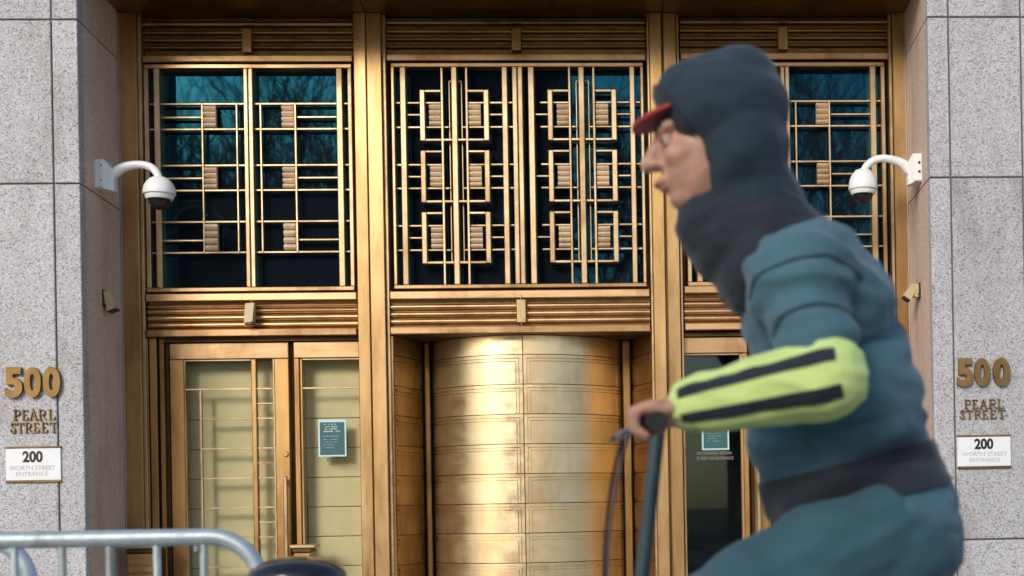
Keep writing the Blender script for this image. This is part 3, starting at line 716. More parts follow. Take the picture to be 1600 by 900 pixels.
# ================================================================== cameras
def dome_camera(s, label, hous, mount, arm):
    # hous: px centre x, y of shoulder, collar, tip ; everything in a plane part way down the reveal
    Yc = -.40
    q = lambda px, py, d=0: P(px, py, Yc)+Vector((0, d, 0))
    t = thing('dome_camera', label, 'security camera', q(mount[0], mount[3]), 'dome cameras on the door reveals')
    # mount box fixed to the stone lining
    xs = XWL+(XJL-XWL)*(Yc-YF)/(-YF) if s < 0 else XWR+(XJR-XWR)*(Yc-YF)/(-YF)
    x0, x1 = q(mount[0], 280).x, q(mount[1], 280).x
    z1, z0 = q(mount[0], mount[2]).z, q(mount[0], mount[3]).z
    xa = xs-.03 if s < 0 else xs+.03
    MB().box(xa, x1, Yc-.075, Yc+.075, z0, z1, .006).build('mount_box', M['white'], t)
    fx = q(mount[4], 280).x
    fl = MB().hexa([(x1, Yc-.07, z0-.006), (fx, Yc-.03, z0-.012), (fx, Yc+.03, z0-.012), (x1, Yc+.07, z0-.006), (x1, Yc-.07, z1+.002), (fx, Yc-.03, z1-.06), (fx, Yc+.03, z1-.06), (x1, Yc+.07, z1+.002)])
    fl.build('flange', M['white'], t)
    sx = (x0+x1)/2 if s > 0 else (x1+fx)/2
    for dz in ((.34, .66) if s > 0 else (.25, .78)):
        zz_ = z0+(z1-z0)*dz
        xq = x0*.55+x1*.45 if s > 0 else x1-.008
        MB().lathe([(.0, -.004), (.008 if s > 0 else .004, -.004), (.008 if s > 0 else .004, .004)], (xq, Yc-.0765, zz_), 'y', 10).build('screw', M['black'], t)
    pts = [q(a, b_) for a, b_ in arm]
    # smooth the arm
    sm = []
    for i in range(len(pts)-1):
        p0, p1, p2, p3 = pts[max(0, i-1)], pts[i], pts[i+1], pts[min(len(pts)-1, i+2)]
        for k in range(5):
            u = k/5; sm.append(.5*((2*p1)+(-p0+p2)*u+(2*p0-5*p1+4*p2-p3)*u*u+(-p0+3*p1-3*p2+p3)*u**3))
    sm.append(pts[-1]); n = len(sm)
    MB().tube(sm, [.034-.010*min(1, i/(n*.45)) for i in range(n)], 14).build('arm', M['white'], t, True)
    cx, top, wid, col, bot, tip, R, Rb = hous
    c = q(cx, col); k = (Yc-CAM.y)/FPX
    zt_, zw, zb, zk = q(cx, top).z-c.z, q(cx, wid).z-c.z, q(cx, bot).z-c.z, q(cx, tip).z-c.z
    R *= k; Rb *= k
    prof = [(.02, zt_+.01), (R*.55, zt_-.004), (R*.80, zt_*.72), (R*.93, zt_*.48), (R*.985, zt_*.22), (R, .006), (R*.985, 0.0), (R*.90, -.001)]
    MB().lathe(prof[::-1], c, 'z', 32).build('housing', M['white'], t, True)
    MB().lathe([(R*.80, zb), (R*.86, zb*.7), (R*.89, -.0012)], c, 'z', 32).build('collar', M['white'], t, True)
    dp = [(Rb*math.sin(a), zb+.001+(zk-zb)*math.cos(a)) for a in [PI/2*i/8 for i in range(9)]]
    MB().lathe(dp, c, 'z', 28).build('lens_dome', M['smoke_dome'], t, True)
dome_camera(-1, 'white dome camera on curved arm at the left reveal', (249, 278, 290, 304, 312, 328.5, 24.3, 16.5), (150, 168, 253, 297, 180),
            [(172, 277), (188, 264), (205, 258.5), (222, 257.5), (237, 262), (246, 272), (249, 283)])
dome_camera(1, 'white dome camera on curved arm at the right reveal', (1348.5, 266, 280, 296.5, 304, 319, 22.8, 15.5), (1440, 1424, 244, 287, 1417),
            [(1421, 267), (1410, 256), (1395, 250), (1378, 247.5), (1363, 252), (1353, 261), (1348.5, 272)])
def bullet(s, label, pts_mount, base, head, lip):
    Yc = -.34; q = lambda px, py, d=0: P(px, py, Yc)+Vector((0, d, 0))
    t = thing('small_camera', label, 'security camera', q(*pts_mount), 'small beige cameras on the door reveals')
    xs = XWL+(XJL-XWL)*(Yc-YF)/(-YF) if s < 0 else XWR+(XJR-XWR)*(Yc-YF)/(-YF)
    a = q(*pts_mount)
    MB().box(xs+(-.03 if s < 0 else .03), xs+(.012 if s < 0 else -.012), Yc-.04, Yc+.04, a.z-.05, a.z+.05, .003).build('wall_plate', M['black'], t)
    e = q(*base[0]); f = q(*base[1])
    def quadbox(ps, d, nm, mat):
        v4 = [q(*p) for p in ps]
        MB().hexa([(v.x, Yc-d, v.z) for v in v4]+[(v.x, Yc+d, v.z) for v in v4]).build(nm, mat, t)
    quadbox([(base[0][0], base[0][1]), (base[1][0], base[0][1]), (base[1][0], base[1][1]), (base[0][0], base[1][1])], .030, 'bracket', M['beige'])
    MB().tube([(xs, Yc, (e.z+f.z)/2), ((e.x+f.x)/2, Yc, (e.z+f.z)/2)], .022, 10).build('mount_arm', M['black'], t)
    quadbox(head, .036, 'head', M['beige']); quadbox(lip, .037, 'hood_edge', M['black'])
    MB().lathe([(0, -.002), (.008, -.002), (.008, .004)], q((base[0][0]+base[1][0])/2, base[1][1]-3.5)+Vector((0, -.031, 0)), 'y', 10).build('screw', M['black'], t)
bullet(-1, 'small beige camera angled down on the left reveal', (150, 467), ((152.5, 457), (166, 476)), [(165, 456.5), (176, 455.5), (184, 482), (170.5, 487.5)], [(170.5, 487.7), (184, 482.2), (185, 484), (172, 489.5)])
bullet(1, 'small beige camera angled down on the right reveal', (1448, 455), ((1427.5, 444.5), (1441, 464.5)), [(1410.5, 462.5), (1424, 443.5), (1432, 452), (1421, 470)], [(1410.5, 462.7), (1421, 470.2), (1420, 472), (1409, 465)])
# sensor on the left spandrel
t = thing('sensor_box', 'small tan sensor box with dark underside fixed on the left ribbed spandrel', 'sensor', P(390, 505, .02))
q = lambda px, py, Y: tuple(P(px, py, Y))
MB().hexa([q(381, 504.5, -.05), q(394, 502, -.06), q(399, 506, .05), q(386, 507, .05), q(383, 474, -.02), q(397, 473, -.03), q(401, 474.5, .05), q(388, 475, .05)]).build('housing', M['beige'], t)
MB().hexa([q(382, 507, -.048), q(393, 505.5, -.056), q(397.5, 508, .045), q(386.5, 509, .045), q(382, 504.9, -.046), q(393.2, 503, -.055), q(398, 506.5, .046), q(386.5, 507.5, .046)]).build('lens', M['smoke_dome'], t)
MB().tube([P(393, 476, .012), P(393, 468, .015)], .004, 8).build('cable', M['bronze_bar'], t)

# ================================================================== low bronze posts by the doors
def low_post(px0, px1, ytop, Yp, label, mirror=None):
    x0, x1 = X(px0, ytop, Yp), X(px1, ytop, Yp); zt_ = Z(ytop, (px0+px1)/2, Yp)
    if mirror: x0, x1 = 2*XC-x1, 2*XC-x0
    t = thing('low_post', label, 'post', ((x0+x1)/2, Yp+.08, 0), 'low bronze posts in front of the doors')
    MB().box(x0, x1, Yp, Yp+.16, zt_-.022, zt_, .004).build('cap', M['bronze_bar'], t)
    MB().box(x0+.02, x1-.03, Yp+.02, Yp+.14, 0, zt_-.05, .006).build('shaft', M['bronze_door'], t)
    MB().box(x0+.014, x1-.022, Yp+.012, Yp+.148, zt_-.0495, zt_-.0225, .003).build('neck', M['bronze_dark'], t)
    for k in range(3):
        MB().box(x0+.03, x1-.04, Yp+.012, Yp+.019, zt_-.12-.05*k, zt_-.085-.05*k, .002).build('slot_plate', M['bronze'], t)
low_post(191, 246, 852, -.22, 'low bronze post with flat cap by the left jamb, behind the barrier')
low_post(452, 491, 851, -.10, 'low bronze post with flat cap behind the black bollard')

# ================================================================== barriers
YBAR = -5.8
def barrier(xr_, zc, Yb, label, length=2.25):
    t = thing('crowd_barrier', label, 'barrier', (xr_-length/2, Yb, 0), 'steel crowd barriers')
    R = .115; r = .0195; xl_ = xr_-length
    pts = [(xl_, Yb, .18)]+[(xl_, Yb, z) for z in (.5, zc-R)]
    pts += [(xl_+R-R*math.cos(a), Yb, zc-R+R*math.sin(a)) for a in [PI/2*i/8 for i in range(1, 9)]]
    pts += [(xr_-R+R*math.sin(a), Yb, zc-R+R*math.cos(a)) for a in [PI/2*i/8 for i in range(0, 9)]]
    pts += [(xr_, Yb, .5), (xr_, Yb, .18)]
    MB().tube(pts, r, 16).build('frame_tube', M['steel'], t, True)
    MB().tube([(xl_, Yb, .2), (xr_, Yb, .2)], r*.9, 12).build('bottom_rail', M['steel'], t, True)
    return t, xl_, R
zc = Z(841, 200, YBAR); xe = X(408, 900, YBAR)
b1, xl_, R = barrier(xe, zc, YBAR, 'galvanised crowd barrier with bent end tube, in front of the left door')
px_b = [318.5, 245.5, 171.5, 97.5, 23]
bx = [X(p, 875, YBAR) for p in px_b]; step = (bx[0]-bx[-1])/4
while bx[-1]-step > xl_+.1: bx.append(bx[-1]-step)
for x in bx: MB().tube([(x, YBAR, .2), (x, YBAR, zc-.004)], .0088, 10).build('upright_bar', M['steel'], b1, True)
for xf in (xl_+.3, xe-.3):
    MB().tube([(xf, YBAR-.3, .012), (xf, YBAR-.25, .02), (xf, YBAR, .19), (xf, YBAR+.25, .02), (xf, YBAR+.3, .012)], .014, 10).build('foot', M['steel'], b1, True)
bolt = P(307, 853, YBAR-.012)
MB().lathe([(0, 0), (.006, 0), (.006, -.012)], bolt, 'z', 8).build('bolt', M['chrome'], b1)
YB2 = YBAR+.22
b2 = copy_tree(b1); b2['label'] = 'galvanised crowd barrier whose bent end shows at the far left'
xe2 = X(47, 900, YB2)
b2.location.x += xe2-xe; b2.location.y = YB2; b2.location.z = 0

# ================================================================== bollard
YBO = -5.95
bt = P(464, 869, YBO); rB = (X(547, 900, YBO)-X(384, 900, YBO))/2
bo = thing('bollard', 'glossy black bollard with domed top in front of the barrier end', 'bollard', (bt.x, YBO, 0))
prof = [(rB*.78, bt.z-.20), (rB*.8, bt.z-.13), (rB*.93, bt.z-.105), (rB*1.0, bt.z-.085), (rB*1.02, bt.z-.066), (rB*.99, bt.z-.052), (rB*.93, bt.z-.047)]
dome = [(rB*.93*math.cos(a), bt.z-.045+.045*math.sin(a)) for a in [PI/2*i/10 for i in range(11)]]
MB().lathe(prof+dome, (bt.x, YBO, 0), 'z', 40).build('cap', M['gloss_black'], bo, True)
MB().lathe([(rB*1.1, .0), (rB*1.1, .05), (rB*.8, .09), (rB*.76, bt.z-.2005)], (bt.x, YBO, 0), 'z', 32).build('shaft', M['gloss_black'], bo, True)

# ================================================================== cyclist
YC = -6.65
def q3(px, py, dy=0.0):
    p = P(px, py, YC); return Vector((p.x, YC+dy, p.z))
def add_capsule(bm, a, b_, r0, r1, n=14):
    a, b_ = Vector(a), Vector(b_); d = b_-a; L = d.length
    rot = d.to_track_quat('Z', 'Y').to_matrix().to_4x4()
    rings = []
    for k in range(5): an = -PI/2+PI/2*k/4; rings.append((r0*math.cos(an), r0*math.sin(an)))
    for k in range(5): an = PI/2*k/4; rings.append((r1*math.cos(an), L+r1*math.sin(an)))
    vs = []
    mt = Matrix.Translation(a) @ rot
    for r, h in rings:
        r = max(r, .0004)
        vs.append([bm.verts.new(mt @ Vector((r*math.cos(2*PI*k/n), r*math.sin(2*PI*k/n), h))) for k in range(n)])
    for i in range(len(vs)-1):
        for k in range(n): bm.faces.new((vs[i][k], vs[i][(k+1) % n], vs[i+1][(k+1) % n], vs[i+1][k]))
    bm.faces.new(vs[0][::-1]); bm.faces.new(vs[-1])
def add_ell(bm, c, rad, rot=None):
    mt = Matrix.Translation(Vector(c)) @ (rot.to_4x4() if rot else Matrix.Identity(4)) @ Matrix.Diagonal((*rad, 1))
    bmesh.ops.create_icosphere(bm, subdivisions=3, radius=1, matrix=mt)
def blob(name, bm, mat, parent, voxel=.008, smooth=4, wr=None):
    me = bpy.data.meshes.new('tmp'); bm.to_mesh(me); bm.free()
    tmp = bpy.data.objects.new('tmp', me); COL.objects.link(tmp)
    r = tmp.modifiers.new('r', 'REMESH'); r.mode = 'VOXEL'; r.voxel_size = voxel
    s = tmp.modifiers.new('s', 'SMOOTH'); s.factor = .5; s.iterations = smooth
    dg = bpy.context.evaluated_depsgraph_get(); dg.update()
    out = bpy.data.meshes.new_from_object(tmp.evaluated_get(dg)); out.name = name
    bpy.data.objects.remove(tmp)
    if wr:
        amp, sc_, an = wr
        ns = [v.normal.copy() for v in out.vertices]
        for v, nn in zip(out.vertices, ns):
            p = Vector((v.co.x*an[0], v.co.y*an[1], v.co.z*an[2]))*sc_
            h = noise.noise(p)+.5*noise.noise(p*2.1+Vector((3, 1, 7)))
            h2 = 1-abs(noise.noise(p*.8+Vector((9, 4, 2))))*2
            v.co += nn*amp*(h*.6+h2*.5)
    L = root_loc(parent)
    for v in out.vertices: v.co -= L
    for p in out.polygons: p.use_smooth = True
    out.materials.clear(); out.materials.append(mat)
    o = bpy.data.objects.new(name, out); COL.objects.link(o); o.parent = parent; return o
def ik(h, e, l1, l2, bend):
    d = e-h; L = min(d.length, l1+l2-.002); dn = d.normalized(); e = h+dn*L
    a = (l1*l1-l2*l2+L*L)/(2*L); hh = math.sqrt(max(0, l1*l1-a*a))
    b_ = (bend-dn*bend.dot(dn)).normalized(); return h+dn*a+b_*hh, e

pel = q3(1378, 845); lum = q3(1345, 715); che = q3(1298, 560); upc = q3(1262, 455); nkb = q3(1228, 408); nkt = q3(1165, 330); hd = q3(1112, 222)
def pair(px, py, dy):
    p = P(px, py, YC-dy); return {-1: p, 1: Vector((p.x+.012, YC+dy, p.z+.026))}
sh = pair(1250, 440, .175); el = pair(1292, 590, .27); wr_ = pair(1072, 636, .225); hn = pair(1014, 656, .225)
XS = pel.x
bb = Vector((XS-.20, YC, .29))
person = thing('person', 'cyclist in teal jacket, navy hood and lime sleeve riding left past the doors', 'person', (bb.x, YC, 0))
foot = {-1: Vector((bb.x-.15, YC-.11, bb.z+.08)), 1: Vector((bb.x+.14, YC+.11, bb.z-.06))}
hipj = {s: pel+Vector((-.03, s*.095, .02)) for s in (-1, 1)}
ank = {s: foot[s]+Vector((.09, 0, .11)) for s in (-1, 1)}
knee = {}
for s in (-1, 1): knee[s], ank[s] = ik(hipj[s], ank[s], .46, .46, Vector((-1, s*.1, .15)))
fw = Vector((-1, 0, 0))
# --- body: one continuous surface
bm = bmesh.new()
add_capsule(bm, pel, lum, .125, .115); add_capsule(bm, lum, che, .115, .13); add_capsule(bm, che, upc, .13, .11)
add_ell(bm, pel, (.13, .16, .12)); add_ell(bm, (lum+che)/2, (.11, .15, .14)); add_ell(bm, upc+Vector((0, 0, -.02)), (.11, .175, .10))
add_capsule(bm, upc, nkt, .07, .056); add_capsule(bm, nkt, hd, .056, .06)
for s in (-1, 1):
    add_capsule(bm, upc+Vector((0, s*.08, .01)), sh[s], .07, .062)
    add_capsule(bm, sh[s], el[s], .052, .040); add_capsule(bm, el[s], wr_[s], .040, .026)
    add_capsule(bm, hipj[s], knee[s], .085, .056); add_capsule(bm, knee[s], ank[s], .056, .036)
    c = knee[s].lerp(ank[s], .3)+Vector((.02, 0, 0)); add_ell(bm, c, (.05, .05, .10))
    add_capsule(bm, ank[s]+Vector((.02, 0, -.03)), foot[s]+Vector((-.02, 0, .03)), .038, .034); add_capsule(bm, foot[s]+Vector((-.02, 0, .03)), foot[s]+Vector((-.09, 0, .02)), .034, .022)
    # hand: palm, four fingers wrapped over the grip, thumb underneath
    g = hn[s]
    add_capsule(bm, wr_[s], wr_[s].lerp(g, .35), .027, .026)
    add_ell(bm, wr_[s].lerp(g, .70)+Vector((0, 0, .008)), (.045, .040, .017))
    for k, (off, ln_) in enumerate(((-.032, .9), (-.011, 1.0), (.011, .96), (.032, .78))):
        k0 = g+Vector((.008, off, .022)); k1 = g+Vector((-.026*ln_, off, .012)); k2 = g+Vector((-.024*ln_, off, -.016)); k3 = g+Vector((-.004, off, -.026))
        add_capsule(bm, k0, k1, .0095, .009, 8); add_capsule(bm, k1, k2, .009, .0082, 8); add_capsule(bm, k2, k3, .0082, .0075, 8)
    t0 = wr_[s].lerp(g, .5)+Vector((0, -s*.032, -.004)); t1 = g+Vector((.018, -s*.052, -.012)); t2 = g+Vector((-.010, -s*.050, -.022))
    add_capsule(bm, t0, t1, .0125, .010, 8); add_capsule(bm, t1, t2, .010, .0085, 8)
# head facing left, tipped slightly down
ht = Matrix.Rotation(math.radians(-6), 3, 'Y')
def H(x, y, z): return hd+ht @ Vector((x, y, z))
add_ell(bm, H(.018, 0, .030), (.098, .075, .092), ht); add_ell(bm, H(-.030, 0, -.035), (.062, .062, .085), ht); add_ell(bm, H(-.048, 0, -.090), (.036, .040, .026), ht)
add_capsule(bm, H(-.04, 0, -.092), H(.025, .050, -.06), .026, .022); add_capsule(bm, H(-.04, 0, -.092), H(.025, -.050, -.06), .026, .022)
add_ell(bm, H(-.072, 0, .025), (.022, .056, .016), ht)
add_capsule(bm, H(-.090, 0, .012), H(-.113, 0, -.028), .010, .0145, 10)
for s in (-1, 1):
    add_ell(bm, H(-.102, s*.014, -.031), (.011, .009, .008), ht)
    add_ell(bm, H(-.052, s*.036, -.024), (.034, .026, .026), ht)
    add_ell(bm, H(.018, s*.078, -.012), (.020, .004, .034), ht)
add_ell(bm, H(-.090, 0, -.058), (.012, .026, .0075), ht); add_ell(bm, H(-.088, 0, -.070), (.012, .023, .0075), ht)
body = blob('body', bm, M['skin'], person, .0048, 2)
eyem = base_mat('eye', (.45, .41, .39), .25)[0]; irism = base_mat('iris', (.05, .03, .02), .2)[0]
for s in (-1, 1):
    ec = H(-.0765, s*.030, .003); gd = (ht @ Vector((-.93, s*.36, -.05))).normalized()
    e = MB().lathe([(.0118*math.sin(a), -.0118*math.cos(a)) for a in [PI*i/10 for i in range(1, 10)]], ec, 'x', 16).build('eye', eyem, person, True)
    MB().lathe([(.0058*math.sin(a), -.0032*math.cos(a)) for a in [PI*i/8 for i in range(1, 8)]], ec+gd*.0098, 'x', 12).build('iris', irism, e, True)
    lid = MB()
    for (z0, z1, dy) in ((.0015, .0125, 0), (-.0125, -.006, 0)):
        pr = [(math.sqrt(max(1e-7, .0131**2-z*z)), z) for z in [z0+(z1-z0)*i/6 for i in range(7)]]
        lid.lathe(pr, ec, 'z', 18)
    lid.build('eyelid', M['skin'], person, True)
    MB().tube([H(-.094, s*.012, .024), H(-.092, s*.032, .030), H(-.074, s*.052, .024)], [.003, .004, .002], 8).build('eyebrow', M['hair'], person, True)
MB().tube([H(-.0905, -.022, -.0655), H(-.1005, -.011, -.0625), H(-.1025, 0, -.063), H(-.1005, .011, -.0625), H(-.0905, .022, -.0655)], [.0025, .0055, .006, .0055, .0025], 8).build('lips', M['lip'], person, True)
# --- hood and cap
bm = bmesh.new()
add_ell(bm, H(.030, 0, .050), (.112, .100, .090), ht); add_ell(bm, H(.048, 0, -.02), (.085, .100, .11), ht)
add_capsule(bm, H(.045, 0, -.06), nkb+Vector((.01, 0, -.02)), .080, .075); add_capsule(bm, H(-.028, 0, .082), H(.06, 0, .088), .060, .07)
hood = blob('hood', bm, M['hood'], person, .006, 5, (.005, 16, (1, 1, 1.6)))
mbv = MB(); prof = []
for i in range(11):
    a = -PI/2+PI*i/10; prof.append((-.068-.066*math.cos(a), .070*math.sin(a), .056-.016*math.cos(a)))
top = [H(*p) for p in prof]; bot = [H(p[0], p[1], p[2]-.006) for p in prof]; nn = len(top)
mbv.add(top+bot, [tuple(range(nn)), tuple(range(nn, 2*nn))[::-1]]+[(i, (i+1) % nn, (i+1) % nn+nn, i+nn) for i in range(nn)])
mbv.build('cap_peak', M['red'], person)
# --- neck gaiter
bm = bmesh.new(); add_capsule(bm, q3(1120, 352), q3(1195, 372), .070, .095); add_capsule(bm, q3(1150, 375), nkb, .085, .10); add_ell(bm, q3(1180, 425), (.07, .12, .08))
blob('neck_scarf', bm, M['dark_cloth'], person, .007, 4, (.006, 18, (1, 1, 2.4)))
# --- jacket (torso and near upper arm), hem, sleeves
bm = bmesh.new()
add_capsule(bm, pel+Vector((-.02, 0, .06)), lum, .128, .122); add_capsule(bm, lum, che, .122, .128); add_capsule(bm, che, upc, .128, .115)
add_ell(bm, lum.lerp(che, .5), (.125, .185, .16)); add_ell(bm, lum.lerp(che, .35)+Vector((-.055, 0, .0)), (.12, .165, .17)); add_ell(bm, lum+Vector((-.05, 0, -.03)), (.12, .16, .11)); add_ell(bm, upc+Vector((.02, 0, -.04)), (.125, .205, .115)); add_ell(bm, pel+Vector((0, 0, .05)), (.128, .18, .10))
for s in (-1, 1):
    add_capsule(bm, upc+Vector((.0, s*.07, 0)), sh[s], .10, .088); add_capsule(bm, sh[s], sh[s].lerp(el[s], .90 if s < 0 else 1), .082, .048 if s < 0 else .06)
    if s == 1: add_capsule(bm, el[s], wr_[s].lerp(el[s], .06), .056, .036)
blob('jacket', bm, M['jacket'], person, .0065, 3, (.017, 9.0, (1, 1, 2.3)))
def wrap(name, ob, p0, p1, f0, f1, a0, a1, nf, na, off, mat, ref, thick=.004):
    "a strip of cloth laid on the surface of ob, round the axis p0-p1"
    from mathutils.bvhtree import BVHTree
    L = root_loc(ob); me_ = ob.data
    tree = BVHTree.FromPolygons([v.co+L for v in me_.vertices], [tuple(p.vertices) for p in me_.polygons])
    ax = (p1-p0).normalized(); x = (ref-ax*ref.dot(ax)).normalized(); y = ax.cross(x); rows = []
    for i in range(nf+1):
        c = p0.lerp(p1, f0+(f1-f0)*i/nf); row = []
        for k in range(na+1):
            a = a0+(a1-a0)*k/na; d_ = x*math.cos(a)+y*math.sin(a)
            hit = tree.ray_cast(c+d_*.5, -d_, .5)[0]
            row.append((hit, d_))
        if all(h for h, _ in row): rows.append(row)
    nf = len(rows)-1
    vs = [h+d_*off for r_ in rows for h, d_ in r_]+[h+d_*(off-thick) for r_ in rows for h, d_ in r_]
    W = na+1; o = len(vs)//2; fs = []
    for i in range(nf):
        for k in range(na):
            a = i*W+k; fs.append((a, a+1, a+W+1, a+W)); fs.append((o+a, o+a+W, o+a+W+1, o+a+1))
    for i in range(nf):
        for k in (0, na): a = i*W+k; fs.append((a, a+W, o+a+W, o+a))
    for k in range(na):
        for i in (0, nf): a = i*W+k; fs.append((a, a+1, o+a+1, o+a))
    return MB().add(vs, fs).build(name, mat, person, True)
jk = [o for o in person.children if o.name.startswith('jacket')][0]
wrap('waistband', jk, pel, lum, .50, 1.0, 0, 2*PI, 6, 64, .006, M['dark_cloth'], Vector((0, -1, 0)))
wrap('hood_rim', hood, H(-.047, 0, -.012), H(-.031, 0, -.004), 0, 1, -2.2, 2.2, 3, 48, .0055, M['dark_cloth'], ht @ Vector((0, 0, 1)))
wrap('sleeve_seam', jk, sh[-1], el[-1], .10, .125, -1.5, 1.5, 1, 30, .0025, M['hood'], Vector((0, -1, 0)))
wrap('sleeve_seam', jk, sh[-1], el[-1], .52, .545, -1.5, 1.5, 1, 30, .0025, M['hood'], Vector((0, -1, 0)))
wrap('pocket_flap', jk, lum, che, .05, .30, -.55, .35, 5, 12, .005, M['jacket'], Vector((0, -1, 0)))
wrap('back_seam', jk, pel, upc, .55, .95, 1.30, 1.36, 30, 1, .0025, M['hood'], Vector((0, -1, 0)))
# lime forearm sleeve, in folds, with tape rings
d = wr_[-1]-el[-1]
bm = bmesh.new(); add_capsule(bm, el[-1]+d*.0, el[-1]+d*.93, .064, .044)
slv = blob('sleeve', bm, M['hivis'], person, .005, 3, (.006, 15, (1, 1, 2.8)))
slv['label'] = 'lime yellow hi-vis lower sleeve'
dn = d.normalized()
side = dn.cross(Vector((0, 1, 0))).normalized()
for ang in (-.46, .50):        # two dark bands running along the sleeve
    wrap('sleeve_stripe', slv, el[-1], wr_[-1], -.1, 1.02, ang-.19, ang+.19, 24, 4, .0025, M['dark_cloth'], Vector((0, -1, 0)))
for f in (.95,):
    c0 = el[-1]+d*f; c1 = el[-1]+d*(f+.045); MB().tube([c0, c1], [.043, .038], 16).build('cuff', M['dark_cloth'], person, True)
# --- trousers, shoes
bm = bmesh.new()
add_ell(bm, pel+Vector((.0, 0, 0)), (.135, .185, .125))
for s in (-1, 1):
    add_capsule(bm, hipj[s], knee[s], .100, .074); add_capsule(bm, knee[s], ank[s].lerp(knee[s], .08), .080, .062)
tro = blob('trousers', bm, M['trousers'], person, .007, 3, (.013, 10, (1, 1, 1.6)))
for s in (-1, 1):
    bm = bmesh.new(); add_capsule(bm, ank[s]+Vector((.03, 0, -.04)), foot[s]+Vector((-.02, 0, .045)), .048, .044); add_capsule(bm, foot[s]+Vector((-.02, 0, .04)), foot[s]+Vector((-.10, 0, .032)), .042, .030)
    add_capsule(bm, ank[s]+Vector((.0, 0, .01)), ank[s]+Vector((.02, 0, -.04)), .05, .05); blob('shoe', bm, M['black'], person, .007, 3)

# --- bicycle
bk = thing('bicycle', 'dark upright bicycle ridden by the hooded cyclist', 'bicycle', (bb.x, YC, 0))
RW = .34; rear = Vector((bb.x+.44, YC, RW)); front = Vector((min(bb.x-.60, P(1014, 656, YC-.225).x-.22), YC, RW))
gz = (hn[-1].z+hn[1].z)/2-.004; hx = (hn[-1].x+hn[1].x)/2
ht_ = Vector((hx-.04, YC, .88)); hb_ = Vector((hx-.085, YC, .70))
sad = Vector((XS+.02, YC, pel.z-.135)); st_ = bb.lerp(sad, .75)
for name, pts, r in (('top_tube', (hb_.lerp(ht_, .7), st_), .016), ('down_tube', (hb_, bb), .019), ('seat_tube', (bb, st_), .017), ('head_tube', (hb_+(hb_-ht_)*.1, ht_+(ht_-hb_)*.1), .019)):
    MB().tube(pts, r, 12).build(name, M['bike_paint'], bk, True)
for s in (-1, 1):
    MB().tube([bb+Vector((.02, s*.02, 0)), rear+Vector((0, s*.06, 0))], .010, 8).build('chain_stay', M['bike_paint'], bk, True)
    MB().tube([st_+Vector((0, s*.012, 0)), rear+Vector((0, s*.06, 0))], .009, 8).build('seat_stay', M['bike_paint'], bk, True)
    MB().tube([hb_+Vector((-.01, s*.03, -.03)), front+Vector((0, s*.05, 0))], .011, 8).build('fork_blade', M['bike_paint'], bk, True)
MB().tube([st_, sad+Vector((0, 0, -.03))], .0135, 10).build('seat_post', M['chrome'], bk, True)
c = Vector((hx+.015, YC, gz+.012)); MB().tube([ht_+(ht_-c)*.05, c.lerp(ht_, .02)], .0125, 12).build('stem', M['bike_paint'], bk, True)
MB().tube([c+Vector((0, -.03, 0)), c+Vector((0, .03, 0))], .017, 14).build('bar_clamp', M['black'], bk, True)
hbp = [hn[-1]+Vector((.012, -.06, -.006)), hn[-1]+Vector((0, .0, -.002)), hn[-1]+Vector((-.01, .07, 0)), c+Vector((0, -.08, .0)), c, c+Vector((0, .08, 0)), hn[1]+Vector((-.01, -.07, 0)), hn[1]+Vector((0, 0, -.002)), hn[1]+Vector((.012, .06, -.006))]
hb = MB().tube(hbp, .011, 12).build('handlebar', M['bike_paint'], bk, True)
for s in (-1, 1):
    MB().tube([hn[s]+Vector((.012, s*.065, -.006)), hn[s]+Vector((0, -s*.055, -.001))], .016, 12).build('grip', M['rubber'], hb, True)
    MB().tube([hn[s]+Vector((-.01, -s*.075, -.005)), hn[s]+Vector((-.045, -s*.05, -.02)), hn[s]+Vector((-.055, s*.03, -.03))], .006, 8).build('brake_lever', M['chrome'], hb, True)
for s in (-1, 1):
    a0 = hn[s]+Vector((-.03, -s*.075, -.008)); b0 = Vector((ht_.x-.03, YC+s*.02, ht_.z-.02)); m1 = a0+Vector((-.035, -s*.05, -.03)); m2 = b0+Vector((-.035, 0, .14))
    MB().tube([(a0*(1-u)**3+m1*(3*u*(1-u)**2)+m2*(3*u*u*(1-u))+b0*u**3) for u in [i/14 for i in range(15)]], .0028, 6).build('brake_cable', M['black'], bk, True)
mbs = bmesh.new(); add_ell(mbs, sad+Vector((.06, 0, 0)), (.075, .085, .03)); add_capsule(mbs, sad, sad+Vector((-.16, 0, -.005)), .035, .020); blob('saddle', mbs, M['rubber'], bk, .006, 3)
for wc in (rear, front):
    wh = MB().lathe([(.012, -.035), (.02, -.035), (.02, .035), (.012, .035)], wc, 'y', 14).build('wheel', M['chrome'], bk, True)
    MB().tube([wc+Vector((RW*.955*math.cos(2*PI*i/40), 0, RW*.955*math.sin(2*PI*i/40))) for i in range(41)], .017, 10, False).build('tyre', M['rubber'], wh, True)
    MB().tube([wc+Vector((RW*.895*math.cos(2*PI*i/40), 0, RW*.895*math.sin(2*PI*i/40))) for i in range(41)], .011, 8, False).build('rim', M['chrome'], wh, True)
    sp = MB()
    for i in range(24):
        a = 2*PI*i/24; sp.tube([wc+Vector((.018*math.cos(a+.6), .03*(-1)**i, .018*math.sin(a+.6))), wc+Vector((RW*.89*math.cos(a), 0, RW*.89*math.sin(a)))], .0014, 4)
    sp.build('spokes', M['chrome'], wh)
MB().lathe([(.03, -.045), (.092, -.045), (.095, -.040), (.03, -.040)], bb, 'y', 30).build('chainring', M['chrome'], bk)
